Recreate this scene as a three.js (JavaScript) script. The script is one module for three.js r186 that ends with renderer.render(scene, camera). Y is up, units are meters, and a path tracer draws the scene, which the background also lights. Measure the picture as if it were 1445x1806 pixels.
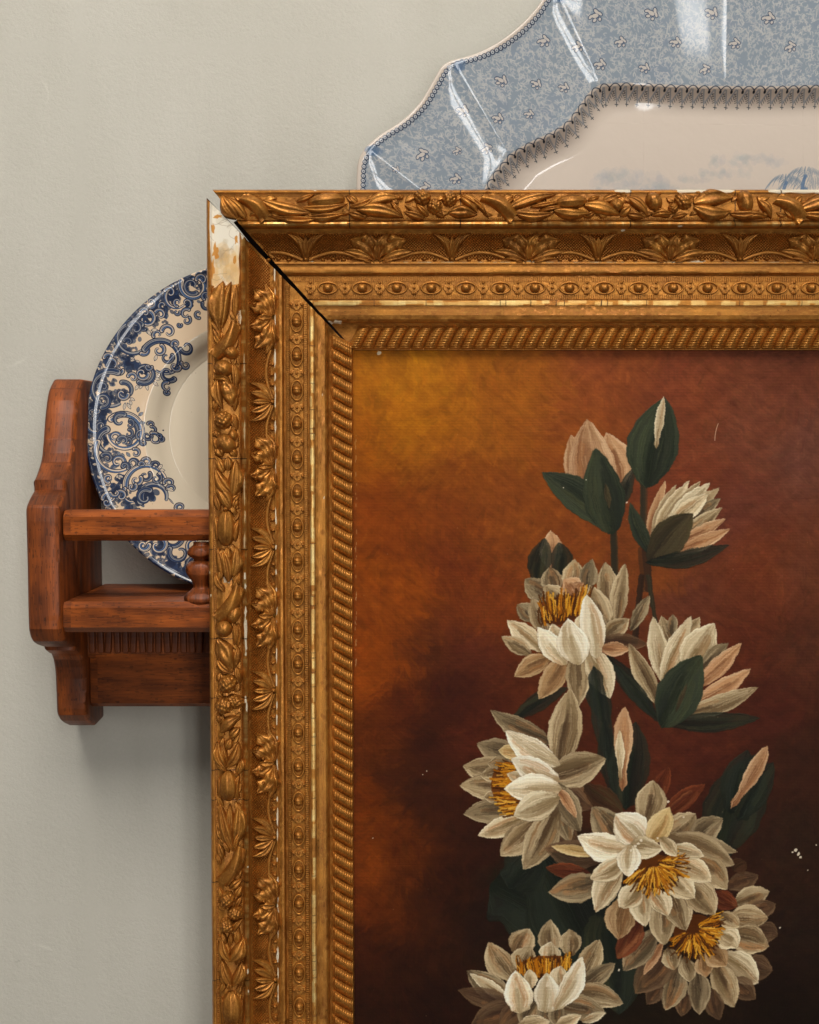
import * as THREE from 'three';
import { mergeGeometries, toCreasedNormals, mergeVertices } from 'three/addons/utils/BufferGeometryUtils.js';
import { RoundedBoxGeometry } from 'three/addons/geometries/RoundedBoxGeometry.js';
import { RectAreaLightUniformsLib } from 'three/addons/lights/RectAreaLightUniformsLib.js';

// ---------------------------------------------------------------- camera, light, exposure
RectAreaLightUniformsLib.init();
const FOC = 2500, PW = 1445, PH = 1806;                 // focal length and size of the photograph, in its pixels
const CAM = new THREE.Vector3(0, 1.5, 1.0);
const PITCH = Math.atan(128 / FOC);                     // the eye level lies at row 775
const scene = new THREE.Scene();
const camera = new THREE.PerspectiveCamera(2 * Math.atan(PH / 2 / FOC) * 180 / Math.PI, PW / PH, 0.05, 30);
camera.position.copy(CAM);
camera.rotation.x = -PITCH;
const renderer = new THREE.WebGLRenderer({ antialias: true });
renderer.setSize(819, 1024);
renderer.toneMapping = THREE.LinearToneMapping;
renderer.toneMappingExposure = 1.0;
renderer.shadowMap.enabled = true;
scene.background = new THREE.Color().setRGB(0.14, 0.135, 0.125);   // the dim room behind the camera

const glowPane = new THREE.MeshStandardMaterial({ color: 0xffffff, roughness: 0.4, emissive: new THREE.Color(1, 0.97, 0.92), emissiveIntensity: 4.0 });
const sashPaint = new THREE.MeshStandardMaterial({ color: 0xe4e0d6, roughness: 0.5 });
function windowThing(name, label, category, at, target, w, h, cols, rows, nits, tint) {
  const g = new THREE.Group(); g.name = name; g.userData = { label, category };
  g.position.copy(at); g.lookAt(target); scene.add(g);          // a Group's +z faces the target
  const bar = Math.min(0.05, w / cols * 0.22);
  const box = (nm, x, y, bw, bh, d, z) => { const m = new THREE.Mesh(new THREE.BoxGeometry(bw, bh, d), sashPaint); m.name = nm; m.position.set(x, y, z); m.castShadow = m.receiveShadow = true; g.add(m); };
  box('frame_stile', -w / 2 - 0.04, 0, 0.08, h + 0.16, 0.08, 0); box('frame_stile', w / 2 + 0.04, 0, 0.08, h + 0.16, 0.08, 0);
  box('frame_rail', 0, h / 2 + 0.04, w - 0.002, 0.08, 0.078, 0); box('frame_rail', 0, -h / 2 - 0.04, w - 0.002, 0.08, 0.078, 0);
  for (let i = 1; i < cols; i++) box('glazing_bar', -w / 2 + w * i / cols, 0, bar, h - 0.002, 0.05, 0.04);
  for (let j = 1; j < rows; j++) box('glazing_bar', 0, -h / 2 + h * j / rows, w - 0.002, bar, 0.046, 0.04);
  for (let i = 0; i < cols; i++) for (let j = 0; j < rows; j++) {
    const p = new THREE.Mesh(new THREE.BoxGeometry(w / cols - bar - 0.004, h / rows - bar - 0.004, 0.006), glowPane);
    p.name = 'window_pane'; p.position.set(-w / 2 + w * (i + 0.5) / cols, -h / 2 + h * (j + 0.5) / rows, 0); g.add(p);
    const L = new THREE.RectAreaLight(new THREE.Color(...tint), nits, w / cols - bar, h / rows - bar);
    L.name = 'window_daylight';
    L.position.set(p.position.x, p.position.y, 0.068).applyQuaternion(g.quaternion).add(g.position);
    L.quaternion.copy(g.quaternion).multiply(new THREE.Quaternion().setFromAxisAngle(new THREE.Vector3(0, 1, 0), Math.PI));
    scene.add(L);
  }
}
const AIM = new THREE.Vector3(0.02, 1.4, -0.1);
windowThing('skylight_window', 'high white roof window with four panes above the camera', 'window', new THREE.Vector3(-0.25, 4.0, 1.95), AIM, 1.9, 1.25, 2, 2, 9.8, [1, 0.96, 0.9]);
windowThing('narrow_window', 'tall narrow white window behind the camera facing the shelf', 'window', new THREE.Vector3(0.42, 1.6, 2.35), new THREE.Vector3(0.15, 1.6, -0.1), 0.28, 2.3, 2, 5, 7, [0.96, 0.98, 1]);

// ---------------------------------------------------------------- helpers
const V3 = (x, y, z) => new THREE.Vector3(x, y, z);
const CP = Math.cos(PITCH), SP = Math.sin(PITCH);
function P(px, py, z) {                                 // a photo pixel, at the depth of the thing it shows
  const x = (px - PW / 2) / FOC, y = -(py - PH / 2) / FOC;
  const dy = y * CP - SP, dz = -y * SP - CP, t = (z - CAM.z) / dz;
  return V3(CAM.x + x * t, CAM.y + dy * t, z);
}
function rng(seed) { let a = seed >>> 0; return () => { a = (a + 0x6d2b79f5) | 0; let t = Math.imul(a ^ (a >>> 15), 1 | a); t = (t + Math.imul(t ^ (t >>> 7), 61 | t)) ^ t; return ((t ^ (t >>> 14)) >>> 0) / 4294967296; }; }
const hash2 = (x, y, s = 0) => { let h = Math.imul(x | 0, 374761393) + Math.imul(y | 0, 668265263) + Math.imul(s | 0, 974634777); h = Math.imul(h ^ (h >>> 13), 1274126177); return ((h ^ (h >>> 16)) >>> 0) / 4294967296; };
function vnoise(x, y, s = 0, per = 0) {
  const xi = Math.floor(x), yi = Math.floor(y), fx = x - xi, fy = y - yi, u = fx * fx * (3 - 2 * fx), v = fy * fy * (3 - 2 * fy);
  const m = (k) => (per ? ((k % per) + per) % per : k);
  const a = hash2(m(xi), m(yi), s), b = hash2(m(xi + 1), m(yi), s), c = hash2(m(xi), m(yi + 1), s), d = hash2(m(xi + 1), m(yi + 1), s);
  return a + (b - a) * u + (c - a) * v + (a - b - c + d) * u * v;
}
function fbm(x, y, o = 4, s = 0, per = 0) { let r = 0, a = 0.5, t = 0; for (let i = 0; i < o; i++) { r += a * vnoise(x, y, s + i, per); t += a; a *= 0.5; x *= 2; y *= 2; per *= 2; } return r / t; }
const lerp = (a, b, t) => a + (b - a) * t, clamp = (x, a, b) => Math.max(a, Math.min(b, x)), sstep = (a, b, x) => { const t = clamp((x - a) / (b - a), 0, 1); return t * t * (3 - 2 * t); };
const rgb = (c, a = 1) => `rgba(${c[0] | 0},${c[1] | 0},${c[2] | 0},${a})`;
const mixc = (a, b, t) => [lerp(a[0], b[0], t), lerp(a[1], b[1], t), lerp(a[2], b[2], t)];
function canvas(w, h) { const c = document.createElement('canvas'); c.width = w; c.height = h; return c; }
function tex(c, srgb, wrap = THREE.ClampToEdgeWrapping) { const t = new THREE.CanvasTexture(c); t.wrapS = t.wrapT = wrap; if (srgb) t.colorSpace = THREE.SRGBColorSpace; t.magFilter = THREE.LinearFilter; return t; }
function paint(w, h, fn, srgb, wrap = THREE.RepeatWrapping) {   // a texture computed pixel by pixel, 0..255
  const d = new Uint8Array(w * h * 4);
  for (let y = 0; y < h; y++) for (let x = 0; x < w; x++) { const c = fn(x, y), i = (y * w + x) * 4; d[i] = clamp(c[0], 0, 255); d[i + 1] = clamp(c[1], 0, 255); d[i + 2] = clamp(c[2], 0, 255); d[i + 3] = 255; }
  const t = new THREE.DataTexture(d, w, h); t.wrapS = t.wrapT = wrap; t.magFilter = t.minFilter = THREE.LinearFilter; if (srgb) t.colorSpace = THREE.SRGBColorSpace; t.needsUpdate = true; return t;
}
const taken = new Map();
function numbered(n) { const k = taken.get(n) ?? 0; taken.set(n, k + 1); return k ? n + '_' + String(k).padStart(3, '0') : n; }
function thing(name, label, category, group) { const g = new THREE.Group(); g.name = numbered(name); g.userData = { label, category }; if (group) g.userData.group = group; scene.add(g); return g; }
function part(name, geo, mat, parent, kind) { const m = new THREE.Mesh(geo, mat); m.name = name; m.castShadow = m.receiveShadow = true; if (kind) m.userData.kind = kind; parent.add(m); return m; }
function grid(nu, nv, fn, uvfn) {                        // fn(u, v) -> Vector3, u and v in 0..1
  const pos = [], uv = [], idx = [];
  for (let j = 0; j <= nv; j++) for (let i = 0; i <= nu; i++) { const p = fn(i / nu, j / nv); pos.push(p.x, p.y, p.z); const q = uvfn ? uvfn(i / nu, j / nv, p) : [p.x * 8, p.y * 8]; uv.push(q[0], q[1]); }
  for (let j = 0; j < nv; j++) for (let i = 0; i < nu; i++) { const a = j * (nu + 1) + i, b = a + 1, c = a + nu + 1, d = c + 1; idx.push(a, c, b, b, c, d); }
  const g = new THREE.BufferGeometry(); g.setAttribute('position', new THREE.Float32BufferAttribute(pos, 3)); g.setAttribute('uv', new THREE.Float32BufferAttribute(uv, 2)); g.setIndex(idx); g.computeVertexNormals(); return g;
}
function uvBox(geo, k, rot = false) {                    // uv in metres by the face's main direction; grain runs along u
  const g = geo.index ? geo.toNonIndexed() : geo, p = g.attributes.position, n = g.attributes.normal, uv = new Float32Array(p.count * 2);
  for (let i = 0; i < p.count; i++) {
    const ax = Math.abs(n.getX(i)), ay = Math.abs(n.getY(i)), az = Math.abs(n.getZ(i)), x = p.getX(i), y = p.getY(i), z = p.getZ(i);
    let u, v; if (az >= ax && az >= ay) { u = x; v = y; } else if (ay >= ax) { u = x; v = z + 0.37; } else { u = rot ? z + 0.21 : z; v = y; }
    if (rot) [u, v] = [v, u];
    uv[2 * i] = u * k; uv[2 * i + 1] = v * k;
  }
  g.setAttribute('uv', new THREE.BufferAttribute(uv, 2)); return g;
}
// ---------------------------------------------------------------- wall
const ZW = -0.183;                                      // face of the wall
const wallBump = paint(1024, 1024, (x, y) => {
  const a = fbm(x / 9, y / 9, 3, 3, 0), b = fbm(x / 40 + 7, y / 28, 3, 9, 0), c = vnoise(x / 2.6, y / 2.2, 5);
  const e = Math.min(1, Math.min(x, 1023 - x, y, 1023 - y) / 40), v = 255 * (0.42 * a + 0.38 * b + 0.2 * c); const k = lerp(128, v, e); return [k, k, k];
}, false);
const wallMarks = (() => { const F = rng(66); return [...Array(46)].map(() => { const a = F() * 3.1, l = 6 + F() * 34; return [F() * 1024, F() * 1024, Math.cos(a) * l, Math.sin(a) * l * 0.7, F() < 0.3 ? -22 : 9, 0.7 + F() * 0.8]; }); })();
const wallMark = new Float32Array(1024 * 1024);          // hairlines, scuffs and small filled spots in the paint
for (const [x0, y0, dx, dy, k, w] of wallMarks) for (let i = 0; i <= 60; i++) { const t = i / 60, px = x0 + dx * t + 3 * Math.sin(t * 4), py = y0 + dy * t; for (let j = -2; j <= 2; j++) for (let h = -2; h <= 2; h++) { const X = (Math.round(px) + j + 1024) % 1024, Y = (Math.round(py) + h + 1024) % 1024, d = Math.hypot(j, h) / w; wallMark[Y * 1024 + X] = k * Math.max(Math.abs(wallMark[Y * 1024 + X] / k), Math.exp(-d * d * 2) * Math.sin(Math.PI * t)); } }
const wallMap = paint(1024, 1024, (x, y) => { const n = (fbm(x / 64, y / 128, 4, 21, 16) - 0.5) * 9 + (fbm(x / 16, y / 128, 2, 28, 64) - 0.5) * 4, m = (hash2(x, y, 4) - 0.5) * 4 + wallMark[y * 1024 + x]; return [198 + n + m, 193.5 + n + m, 181 + n * 1.1 + m]; }, true);
const wallMat = new THREE.MeshStandardMaterial({ map: wallMap, bumpMap: wallBump, bumpScale: 0.0005, roughness: 0.72 });
wallMap.repeat.set(0.24 / 1.05, 0.24 / 1.05);
{
  const g = new THREE.BoxGeometry(3.4, 2.6, 0.1); g.translate(0, 1.5, ZW - 0.05);
  const uv = g.attributes.uv, p = g.attributes.position; for (let i = 0; i < uv.count; i++) uv.setXY(i, p.getX(i) / 0.24 + 0.13, p.getY(i) / 0.24 + 0.41);
  const m = new THREE.Mesh(g, wallMat); m.name = 'wall'; m.userData = { kind: 'structure', label: 'plain painted warm grey plaster wall with fine stipple', category: 'wall' }; m.receiveShadow = m.castShadow = true; scene.add(m);
  // two hairline scratches in the paint
}
// ---------------------------------------------------------------- wooden plate rack
function woodTex(seed, dark, light) {
  const W = 1024, H = 512, R = rng(seed);
  const knots = [...Array(3)].map(() => [R() * W, R() * H, 14 + R() * 22]);
  const val = (x, y) => {
    let yy = y + 14 * (fbm(x / 260, y / 90, 3, seed) - 0.5) * 2;
    for (const [kx, ky, kr] of knots) { const dx = (x - kx) / 2.6, dy = y - ky, d = Math.hypot(dx, dy); yy += (dy / (d + 1)) * kr * Math.exp(-d / kr); }
    const rings = 0.5 + 0.5 * Math.sin(yy * 0.2 + 6 * fbm(x / 300, y / 60, 2, seed + 5));
    const fib = vnoise(x / 34, y / 1.3, seed + 2), blot = fbm(x / 120, y / 55, 4, seed + 8);
    return [rings, fib, blot];
  };
  const map = paint(W, H, (x, y) => { const [r, f, b] = val(x, y); const t = clamp(0.2 * r + 0.3 * f + 0.85 * (b - 0.2), 0, 1); const c = mixc(dark, light, t), pore = vnoise(x / 16, y / 0.9, seed + 33) > 0.83 ? 0.72 : 1; return [c[0] * pore, c[1] * pore, c[2] * pore]; }, true);
  const bump = paint(W, H, (x, y) => { const [r, f] = val(x, y), pore = vnoise(x / 16, y / 0.9, seed + 33) > 0.83 ? 60 : 0, k = 90 + 60 * f + 40 * r - pore; return [k, k, k]; }, false);
  return { map, bump };
}
const wA = woodTex(11, [70, 31, 10], [190, 98, 33]), wB = woodTex(47, [64, 28, 9], [174, 88, 30]);
const woodMat = (w) => new THREE.MeshPhysicalMaterial({ map: w.map, bumpMap: w.bump, bumpScale: 0.00035, roughness: 0.55, specularIntensity: 0.6, clearcoat: 0.14, clearcoatRoughness: 0.32 });
const woodH = woodMat(wA), woodV = woodMat(wB);
const rack = thing('plate_rack', 'stained wooden wall plate rack with turned spindle and scrolled end bracket', 'plate rack');
const XL = -0.2816, XR = -0.2567, XEND = 0.36, ZF = -0.041;   // outer and inner face of the bracket, far end, front
function sideBracket(mirror) {
  const d = (x) => 1 - 1.04 * 677 / (722 - x);          // depth from where its front edge shows
  const pts = [[95, 669], [86, 690], [80, 730], [76, 775], [72, 808], [63, 836], [58, 846], [58, 864], [50, 878], [44, 895], [43.5, 915], [44.5, 1000], [45, 1095], [47, 1120], [53, 1134], [66, 1140], [73, 1141], [73, 1147], [79, 1152], [85, 1156], [91, 1180], [93, 1225], [94, 1258], [100, 1272], [112, 1279]];
  const s = new THREE.Shape(); const q = pts.map(([x, y]) => { const z = d(x), p = P(x, y, z); return new THREE.Vector2(z, p.y); });
  const top = P(160, 667, ZW + 0.002).y - 0.003;
  s.moveTo(ZW + 0.0015, top); s.lineTo(q[0].x, q[0].y);
  s.splineThru(q.slice(1, 7)); s.lineTo(q[7].x, q[7].y); s.splineThru(q.slice(8, 16)); s.lineTo(q[16].x, q[16].y); s.lineTo(q[17].x, q[17].y); s.splineThru(q.slice(18));
  s.lineTo(ZW + 0.0015, q[q.length - 1].y + 0.001); s.closePath();
  const T = XR - XL, b = 0.0032, g = new THREE.ExtrudeGeometry(s, { depth: T - 2 * b, bevelEnabled: true, bevelThickness: b, bevelSize: b, bevelOffset: -b, bevelSegments: 4, curveSegments: 14 });
  g.rotateY(-Math.PI / 2);                              // (z, y, depth) -> world
  g.translate(mirror ? XEND + T - b : XR - b, 0, 0);
  return uvBox(toCreasedNormals(g, 0.8), 4, true);
}
part('side_bracket', sideBracket(false), woodV, rack);
part('side_bracket', sideBracket(true), woodV, rack);
function barX(poly, x0, x1, bev) {                       // a (z, y) section drawn out along x
  const s = new THREE.Shape(poly.map(([z, y]) => new THREE.Vector2(z, y)));
  const g = new THREE.ExtrudeGeometry(s, { depth: x1 - x0 - 2 * bev, bevelEnabled: bev > 0, bevelThickness: bev, bevelSize: bev, bevelOffset: -bev, bevelSegments: 2, steps: 1 });
  g.rotateY(-Math.PI / 2); g.translate(x1 - bev, 0, 0); return uvBox(toCreasedNormals(g, 0.45), 4);
}
const yAt = (py, z) => P(700, py, z).y;
{ // plate rail, a bar with broken corners
  const z1 = -0.0435, y1 = yAt(900, z1), y0 = yAt(954.5, z1), z0 = z1 - 0.021, c = 0.0048;
  part('plate_rail', barX([[z1, y0 + c], [z1, y1 - c], [z1 - c, y1], [z0 + c, y1], [z0, y1 - c], [z0, y0 + c], [z0 + c, y0], [z1 - c, y0]], XR + 0.0006, XEND - 0.0006, 0.002), woodH, rack);
}
const SHY = yAt(1062, ZF);                               // top of the shelf board
{
  const y0 = yAt(1116, ZF), c = 0.004, g0 = -0.1055;
  part('shelf_board', barX([[ZF, y0 + c], [ZF, SHY - c], [ZF - c * 0.8, SHY], [g0 + 0.004, SHY], [g0 + 0.0035, SHY - 0.004], [g0 - 0.0035, SHY - 0.004], [g0 - 0.004, SHY - 0.0008], [ZW + 0.002, SHY - 0.0008], [ZW + 0.002, y0], [ZF - c, y0]], XR + 0.0006, XEND - 0.0006, 0.0015), woodH, rack);
  const za = -0.128, a1 = yAt(1158, za), a0 = yAt(1247, za);
  part('apron_board', barX([[za, a0 + 0.003], [za, a1], [ZW + 0.002, a1], [ZW + 0.002, a0], [za - 0.003, a0]], XR + 0.0006, XEND - 0.0006, 0.001), woodH, rack);
  part('fillet_strip', barX([[za + 0.006, a1 + 0.0004], [za + 0.006, a1 + 0.0034], [ZW + 0.002, a1 + 0.0034], [ZW + 0.002, a1 + 0.0004]], XR + 0.0006, XEND - 0.0006, 0.0006), woodH, rack);
  const zt = za + 0.008, b0 = a1 + 0.0036, b1 = y0 - 0.0004;
  part('frieze_strip', barX([[zt - 0.001, b0], [zt - 0.001, b1], [ZW + 0.002, b1], [ZW + 0.002, b0]], XR + 0.0006, XEND - 0.0006, 0), woodH, rack);
  const bead = new RoundedBoxGeometry(0.0054, b1 - b0 - 0.0005, 0.012, 2, 0.0016); bead.attributes.uv.array.forEach((v, i, a) => { a[i] = v * 0.03 + 0.62; });
  for (let k = 0, x = XR + 0.0045; x < XEND - 0.25; k++, x += 0.0066) { const m = part('dentil', bead, woodV, rack); m.position.set(x, (b0 + b1) / 2, zt - 0.004); m.rotation.z = 0.05 * Math.sin(k * 2.3); }
  // turned spindles between board and rail
  const sp = [[955, 15.5], [961, 16], [966, 22], [973, 26], [979, 25], [983, 19], [986, 15], [989, 17], [991, 23], [999, 29], [1008, 29], [1017, 24], [1026, 18], [1033, 16], [1040, 20], [1047, 29], [1054, 33], [1061, 30], [1066, 24]];
  const zs = -0.054, prof = sp.map(([y, r]) => new THREE.Vector2(r * 0.00042, yAt(y, zs)));
  prof[0].y -= 0.0003; prof.unshift(new THREE.Vector2(0.0002, prof[0].y)); prof.push(new THREE.Vector2(0.0098, SHY + 0.0002)); prof.push(new THREE.Vector2(0.0002, SHY + 0.0002));
  const curve = new THREE.SplineCurve(prof.slice(1, -1)), dense = [prof[0], ...curve.getPoints(70), prof[prof.length - 1]];
  const lg = uvBox(toCreasedNormals(new THREE.LatheGeometry(dense.reverse(), 40), 0.7), 4, true);
  for (const px of [357, 700, 1040, 1380]) { const m = part('spindle', lg, woodV, rack); m.position.set(P(px, 1000, zs).x, 0, zs); }
}
// ---------------------------------------------------------------- crockery
const glaze = (map, tint, extra = {}) => new THREE.MeshPhysicalMaterial({ map, color: tint, roughness: 0.5, specularIntensity: 0.25, clearcoat: 1, clearcoatRoughness: 0.05, ...extra });
// ---- dinner plate with navy scrolls, in the groove of the rack
const PC = [447, 754], PR = 296;                         // centre and radius on the photo
{
  const S = 1500, c = canvas(S, S), x = c.getContext('2d'), K = S / 2 / PR / 1.004;
  const cream = [222, 196, 164], navy = [14, 28, 57], mid = [56, 86, 127];
  x.fillStyle = rgb([214, 200, 176]); x.fillRect(0, 0, S, S);
  x.translate(S / 2, S / 2); x.scale(K, K);
  // the rim is a little pinker than the well
  x.beginPath(); x.arc(0, 0, 297, 0, 7); x.arc(0, 0, 196, 0, 7, true); x.fillStyle = rgb(cream); x.fill();
  const R = rng(5);
  const blot = (px, py, r, col, a, n = 14) => { for (let i = 0; i < n; i++) { x.beginPath(); x.fillStyle = rgb(mixc(col, R() < 0.5 ? navy : mid, R() * 0.55), a); const q = R() * 6.3, d = r * Math.sqrt(R()) * 0.75; x.ellipse(px + Math.cos(q) * d, py + Math.sin(q) * d, r * (0.25 + R() * 0.35), r * (0.2 + R() * 0.3), R() * 3, 0, 7); x.fill(); } };
  function strokePath(pts, w, style) {
    const draw = (lw, col, taper, off = 0) => { x.strokeStyle = col; x.lineCap = 'round'; for (let i = 1; i < pts.length; i++) { const t = i / pts.length; x.lineWidth = Math.max(0.6, lw * (taper ? lerp(1, 0.38, t) : 1)); x.beginPath(); const [a, b] = pts[i - 1], [e, f] = pts[i], L = Math.hypot(e - a, f - b) || 1, nx = -(f - b) / L * off, ny = (e - a) / L * off; x.moveTo(a + nx, b + ny); x.lineTo(e + nx, f + ny); x.stroke(); } };
    draw(w + 3.6, rgb(navy), true); draw(w, rgb(style === 1 ? mixc(cream, mid, 0.42) : mixc(cream, [235, 220, 200], 0.4)), true);
    draw(w * 0.5, rgb(style === 1 ? mixc(navy, mid, 0.4) : mid, 0.85), true, w * 0.18); draw(w * 0.15, rgb(navy, 0.7), true, -w * 0.25);
  }
  const CROP = (ox, oy, sc) => (a, b) => [ox + a / sc - PC[0], oy + b / sc - PC[1]];
  const A = CROP(150, 460, 6.568), B = CROP(150, 680, 6.568);
  const curl = (f, px, py, r, a0, sweep, w, style = 0, end = 0.28) => {
    const pts = [], n = 34; for (let i = 0; i <= n; i++) { const t = i / n, a = (a0 + sweep * t) * Math.PI / 180, rr = r * lerp(1, end, t * t); pts.push(f(px + Math.cos(a) * rr, py + Math.sin(a) * rr)); }
    strokePath(pts, w * 1.3 / 6.568, style);
  };
  const leaf = (f, px, py, ang, len, w, style = 0) => {
    const [bx, by] = f(px, py), L = len / 6.568, W = w / 6.568, ca = Math.cos(ang * Math.PI / 180), sa = Math.sin(ang * Math.PI / 180);
    x.beginPath(); x.moveTo(bx, by); x.quadraticCurveTo(bx + ca * L * 0.5 - sa * W, by + sa * L * 0.5 + ca * W, bx + ca * L, by + sa * L); x.quadraticCurveTo(bx + ca * L * 0.5 + sa * W, by + sa * L * 0.5 - ca * W, bx, by);
    x.fillStyle = rgb(style ? mixc(cream, mid, 0.55) : mixc(cream, [236, 224, 206], 0.5)); x.fill(); x.strokeStyle = rgb(navy, 0.9); x.lineWidth = 0.8; x.stroke();
    x.beginPath(); x.moveTo(bx, by); x.lineTo(bx + ca * L * 0.7, by + sa * L * 0.7); x.lineWidth = 0.5; x.stroke();
  };
  function motif() {
    // navy ground along the edge, mottled
    for (let i = 0; i < 640; i++) { const a = Math.PI * (0.52 + 0.98 * R()), d = 297 - 46 * Math.pow(R(), 1.5) * (0.65 + 0.5 * Math.sin(a * 9) ** 2); blot(Math.cos(a) * d, Math.sin(a) * d, 6 + R() * 6, navy, 0.6, 3); }
    for (const [px, py, r] of [[520, 1200, 95], [640, 1270, 60], [1000, 380, 75], [1180, 470, 55], [820, 500, 60], [680, 640, 60], [270, 1180, 65], [470, 850, 60], [980, 1090, 34]]) { const [u, v] = A(px, py); blot(u, v, r / 6.568, navy, 0.75); }
    for (const [px, py, r] of [[420, 1080, 70], [760, 1260, 90], [640, 1330, 80], [90, 220, 55], [90, 900, 60], [250, 620, 46], [360, 1190, 60], [600, 1180, 60], [420, 80, 60], [200, 1180, 50]]) { const [u, v] = B(px, py); blot(u, v, r / 6.568, navy, 0.72); }
    // pale sprigs within the navy
    for (const [f, l] of [[A, [[560, 1130, 200, 60, 26], [560, 1130, 160, 60, 26], [560, 1140, 20, 60, 24], [180, 1280, 230, 70, 26], [180, 1280, 280, 70, 26], [870, 350, 30, 60, 30], [870, 350, 200, 50, 30], [340, 980, 200, 60, 22], [340, 980, 250, 50, 22], [360, 1120, 60, 60, 24]]], [B, [[110, 640, 200, 60, 30], [100, 700, 200, 60, 30], [110, 770, 195, 60, 30], [130, 850, 190, 60, 30], [150, 920, 185, 55, 30], [210, 980, 120, 55, 30], [380, 1040, 60, 60, 28], [380, 1040, 20, 70, 28], [380, 1030, 100, 50, 26], [190, 1090, 230, 60, 28], [250, 1190, 200, 80, 26], [340, 1390, 20, 60, 26], [60, 480, 120, 50, 26], [60, 480, 160, 50, 26]]]]) for (const [px, py, an, ln, w] of l) leaf(f, px, py, an, ln, w);
    // scrolls, from the edge inwards
    curl(A, 1240, 260, 150, 200, -330, 44, 0, 0.35); curl(A, 1220, 270, 90, 60, 300, 30, 1, 0.3); curl(A, 1330, 200, 60, 180, 280, 22);
    curl(A, 1040, 400, 130, 250, -200, 30, 0, 0.9); curl(A, 960, 350, 58, 200, 270, 22); curl(A, 1150, 470, 60, 90, -270, 22); curl(A, 1050, 460, 44, 100, 280, 18);
    curl(A, 880, 500, 50, 90, 260, 18); curl(A, 1150, 590, 58, -60, -260, 20); curl(A, 1150, 660, 46, -40, 250, 16); curl(A, 1040, 570, 34, 0, 250, 14); curl(A, 1066, 715, 26, 0, 300, 12); curl(A, 1290, 590, 44, 80, 270, 16); curl(A, 1380, 380, 46, 120, 290, 16); curl(A, 1390, 480, 56, 200, -250, 20, 1);
    curl(A, 845, 605, 60, 190, 300, 22); curl(A, 690, 650, 92, -60, 230, 30, 0, 0.5); curl(A, 670, 590, 54, 200, 240, 20); curl(A, 740, 470, 56, 90, -250, 22); curl(A, 650, 740, 46, 60, 240, 18, 1);
    curl(A, 540, 890, 188, -62, -262, 50, 1, 0.86); curl(A, 560, 770, 74, -150, 260, 34, 1); curl(A, 660, 1010, 56, 120, -280, 28); curl(A, 480, 930, 44, 200, 260, 20, 1);
    curl(A, 860, 1120, 222, -150, 262, 44, 1, 0.66); curl(A, 935, 800, 72, 190, 300, 28); curl(A, 1140, 970, 70, 160, -300, 26, 1); curl(A, 830, 1010, 62, -60, 300, 24); curl(A, 920, 1090, 66, -20, 280, 24, 1); curl(A, 1120, 1160, 44, 200, -300, 20); curl(A, 930, 1280, 80, 40, 290, 30, 1); curl(A, 1010, 1190, 50, 0, 280, 20); curl(A, 915, 1430, 52, -80, -270, 20); curl(A, 900, 1490, 26, 0, 320, 14); curl(A, 820, 840, 54, 160, 210, 20); curl(A, 1020, 940, 44, 160, 280, 18);
    for (const [px, py, an] of [[680, 800, 20], [700, 780, 60], [740, 790, -10], [780, 1140, -70], [770, 1290, 30], [770, 1340, 10], [760, 1380, 40], [690, 1410, 80], [640, 1400, 110], [600, 1420, 120]]) leaf(A, px, py, an, 76, 34);
    curl(A, 660, 1290, 116, 120, -320, 34, 1, 0.55); curl(A, 640, 1290, 70, 0, 330, 22); curl(A, 530, 1340, 50, 200, 300, 22); curl(A, 710, 1210, 40, 0, 300, 16);
    curl(A, 270, 1130, 56, 190, 250, 24); curl(A, 290, 1190, 60, -90, 130, 22, 0, 0.9); curl(A, 380, 1260, 44, 0, 330, 22);
    // lower half of the visible rim
    curl(B, 290, 40, 214, -70, -230, 52, 1, 0.9); curl(B, 190, 170, 84, 90, -300, 36, 1); curl(B, 430, 50, 96, -100, 290, 34, 1); curl(B, 420, 90, 62, 0, 290, 24); curl(B, 200, 20, 54, 180, 240, 24, 1);
    leaf(B, 470, 190, 60, 84, 30); leaf(B, 450, 190, 100, 84, 30); leaf(B, 500, 130, 30, 66, 30); leaf(B, 500, 160, 70, 60, 30);
    curl(B, 80, 330, 62, 60, -270, 28, 1); curl(B, 120, 460, 84, 190, -190, 30, 0, 0.8); curl(B, 190, 470, 56, 60, 280, 26, 1); curl(B, 130, 290, 32, 0, 300, 16);
    curl(B, 440, 530, 206, -135, 300, 50, 0, 0.92); curl(B, 400, 400, 80, -60, -240, 34, 1); curl(B, 470, 520, 118, -70, 200, 30, 1, 0.9); curl(B, 500, 440, 50, -80, 230, 20, 1); curl(B, 490, 550, 46, -80, 250, 20, 1); curl(B, 480, 650, 40, -60, 250, 18, 1);
    curl(B, 340, 600, 60, 60, -330, 28); curl(B, 430, 640, 54, 200, 260, 26, 1); curl(B, 290, 640, 140, 250, -150, 60, 1, 1);
    for (const [px, py, an] of [[590, 300, -80], [600, 340, -40], [610, 420, 0], [370, 760, 60], [420, 780, 70], [470, 770, 50]]) leaf(B, px, py, an, 66, 34, 1);
    curl(B, 370, 760, 240, 205, -160, 44, 0, 0.94); curl(B, 540, 900, 62, 60, -260, 32, 1); curl(B, 380, 890, 72, 40, -320, 30); curl(B, 250, 850, 60, 220, 260, 26, 1); curl(B, 450, 940, 50, 20, -240, 24, 1);
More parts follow.
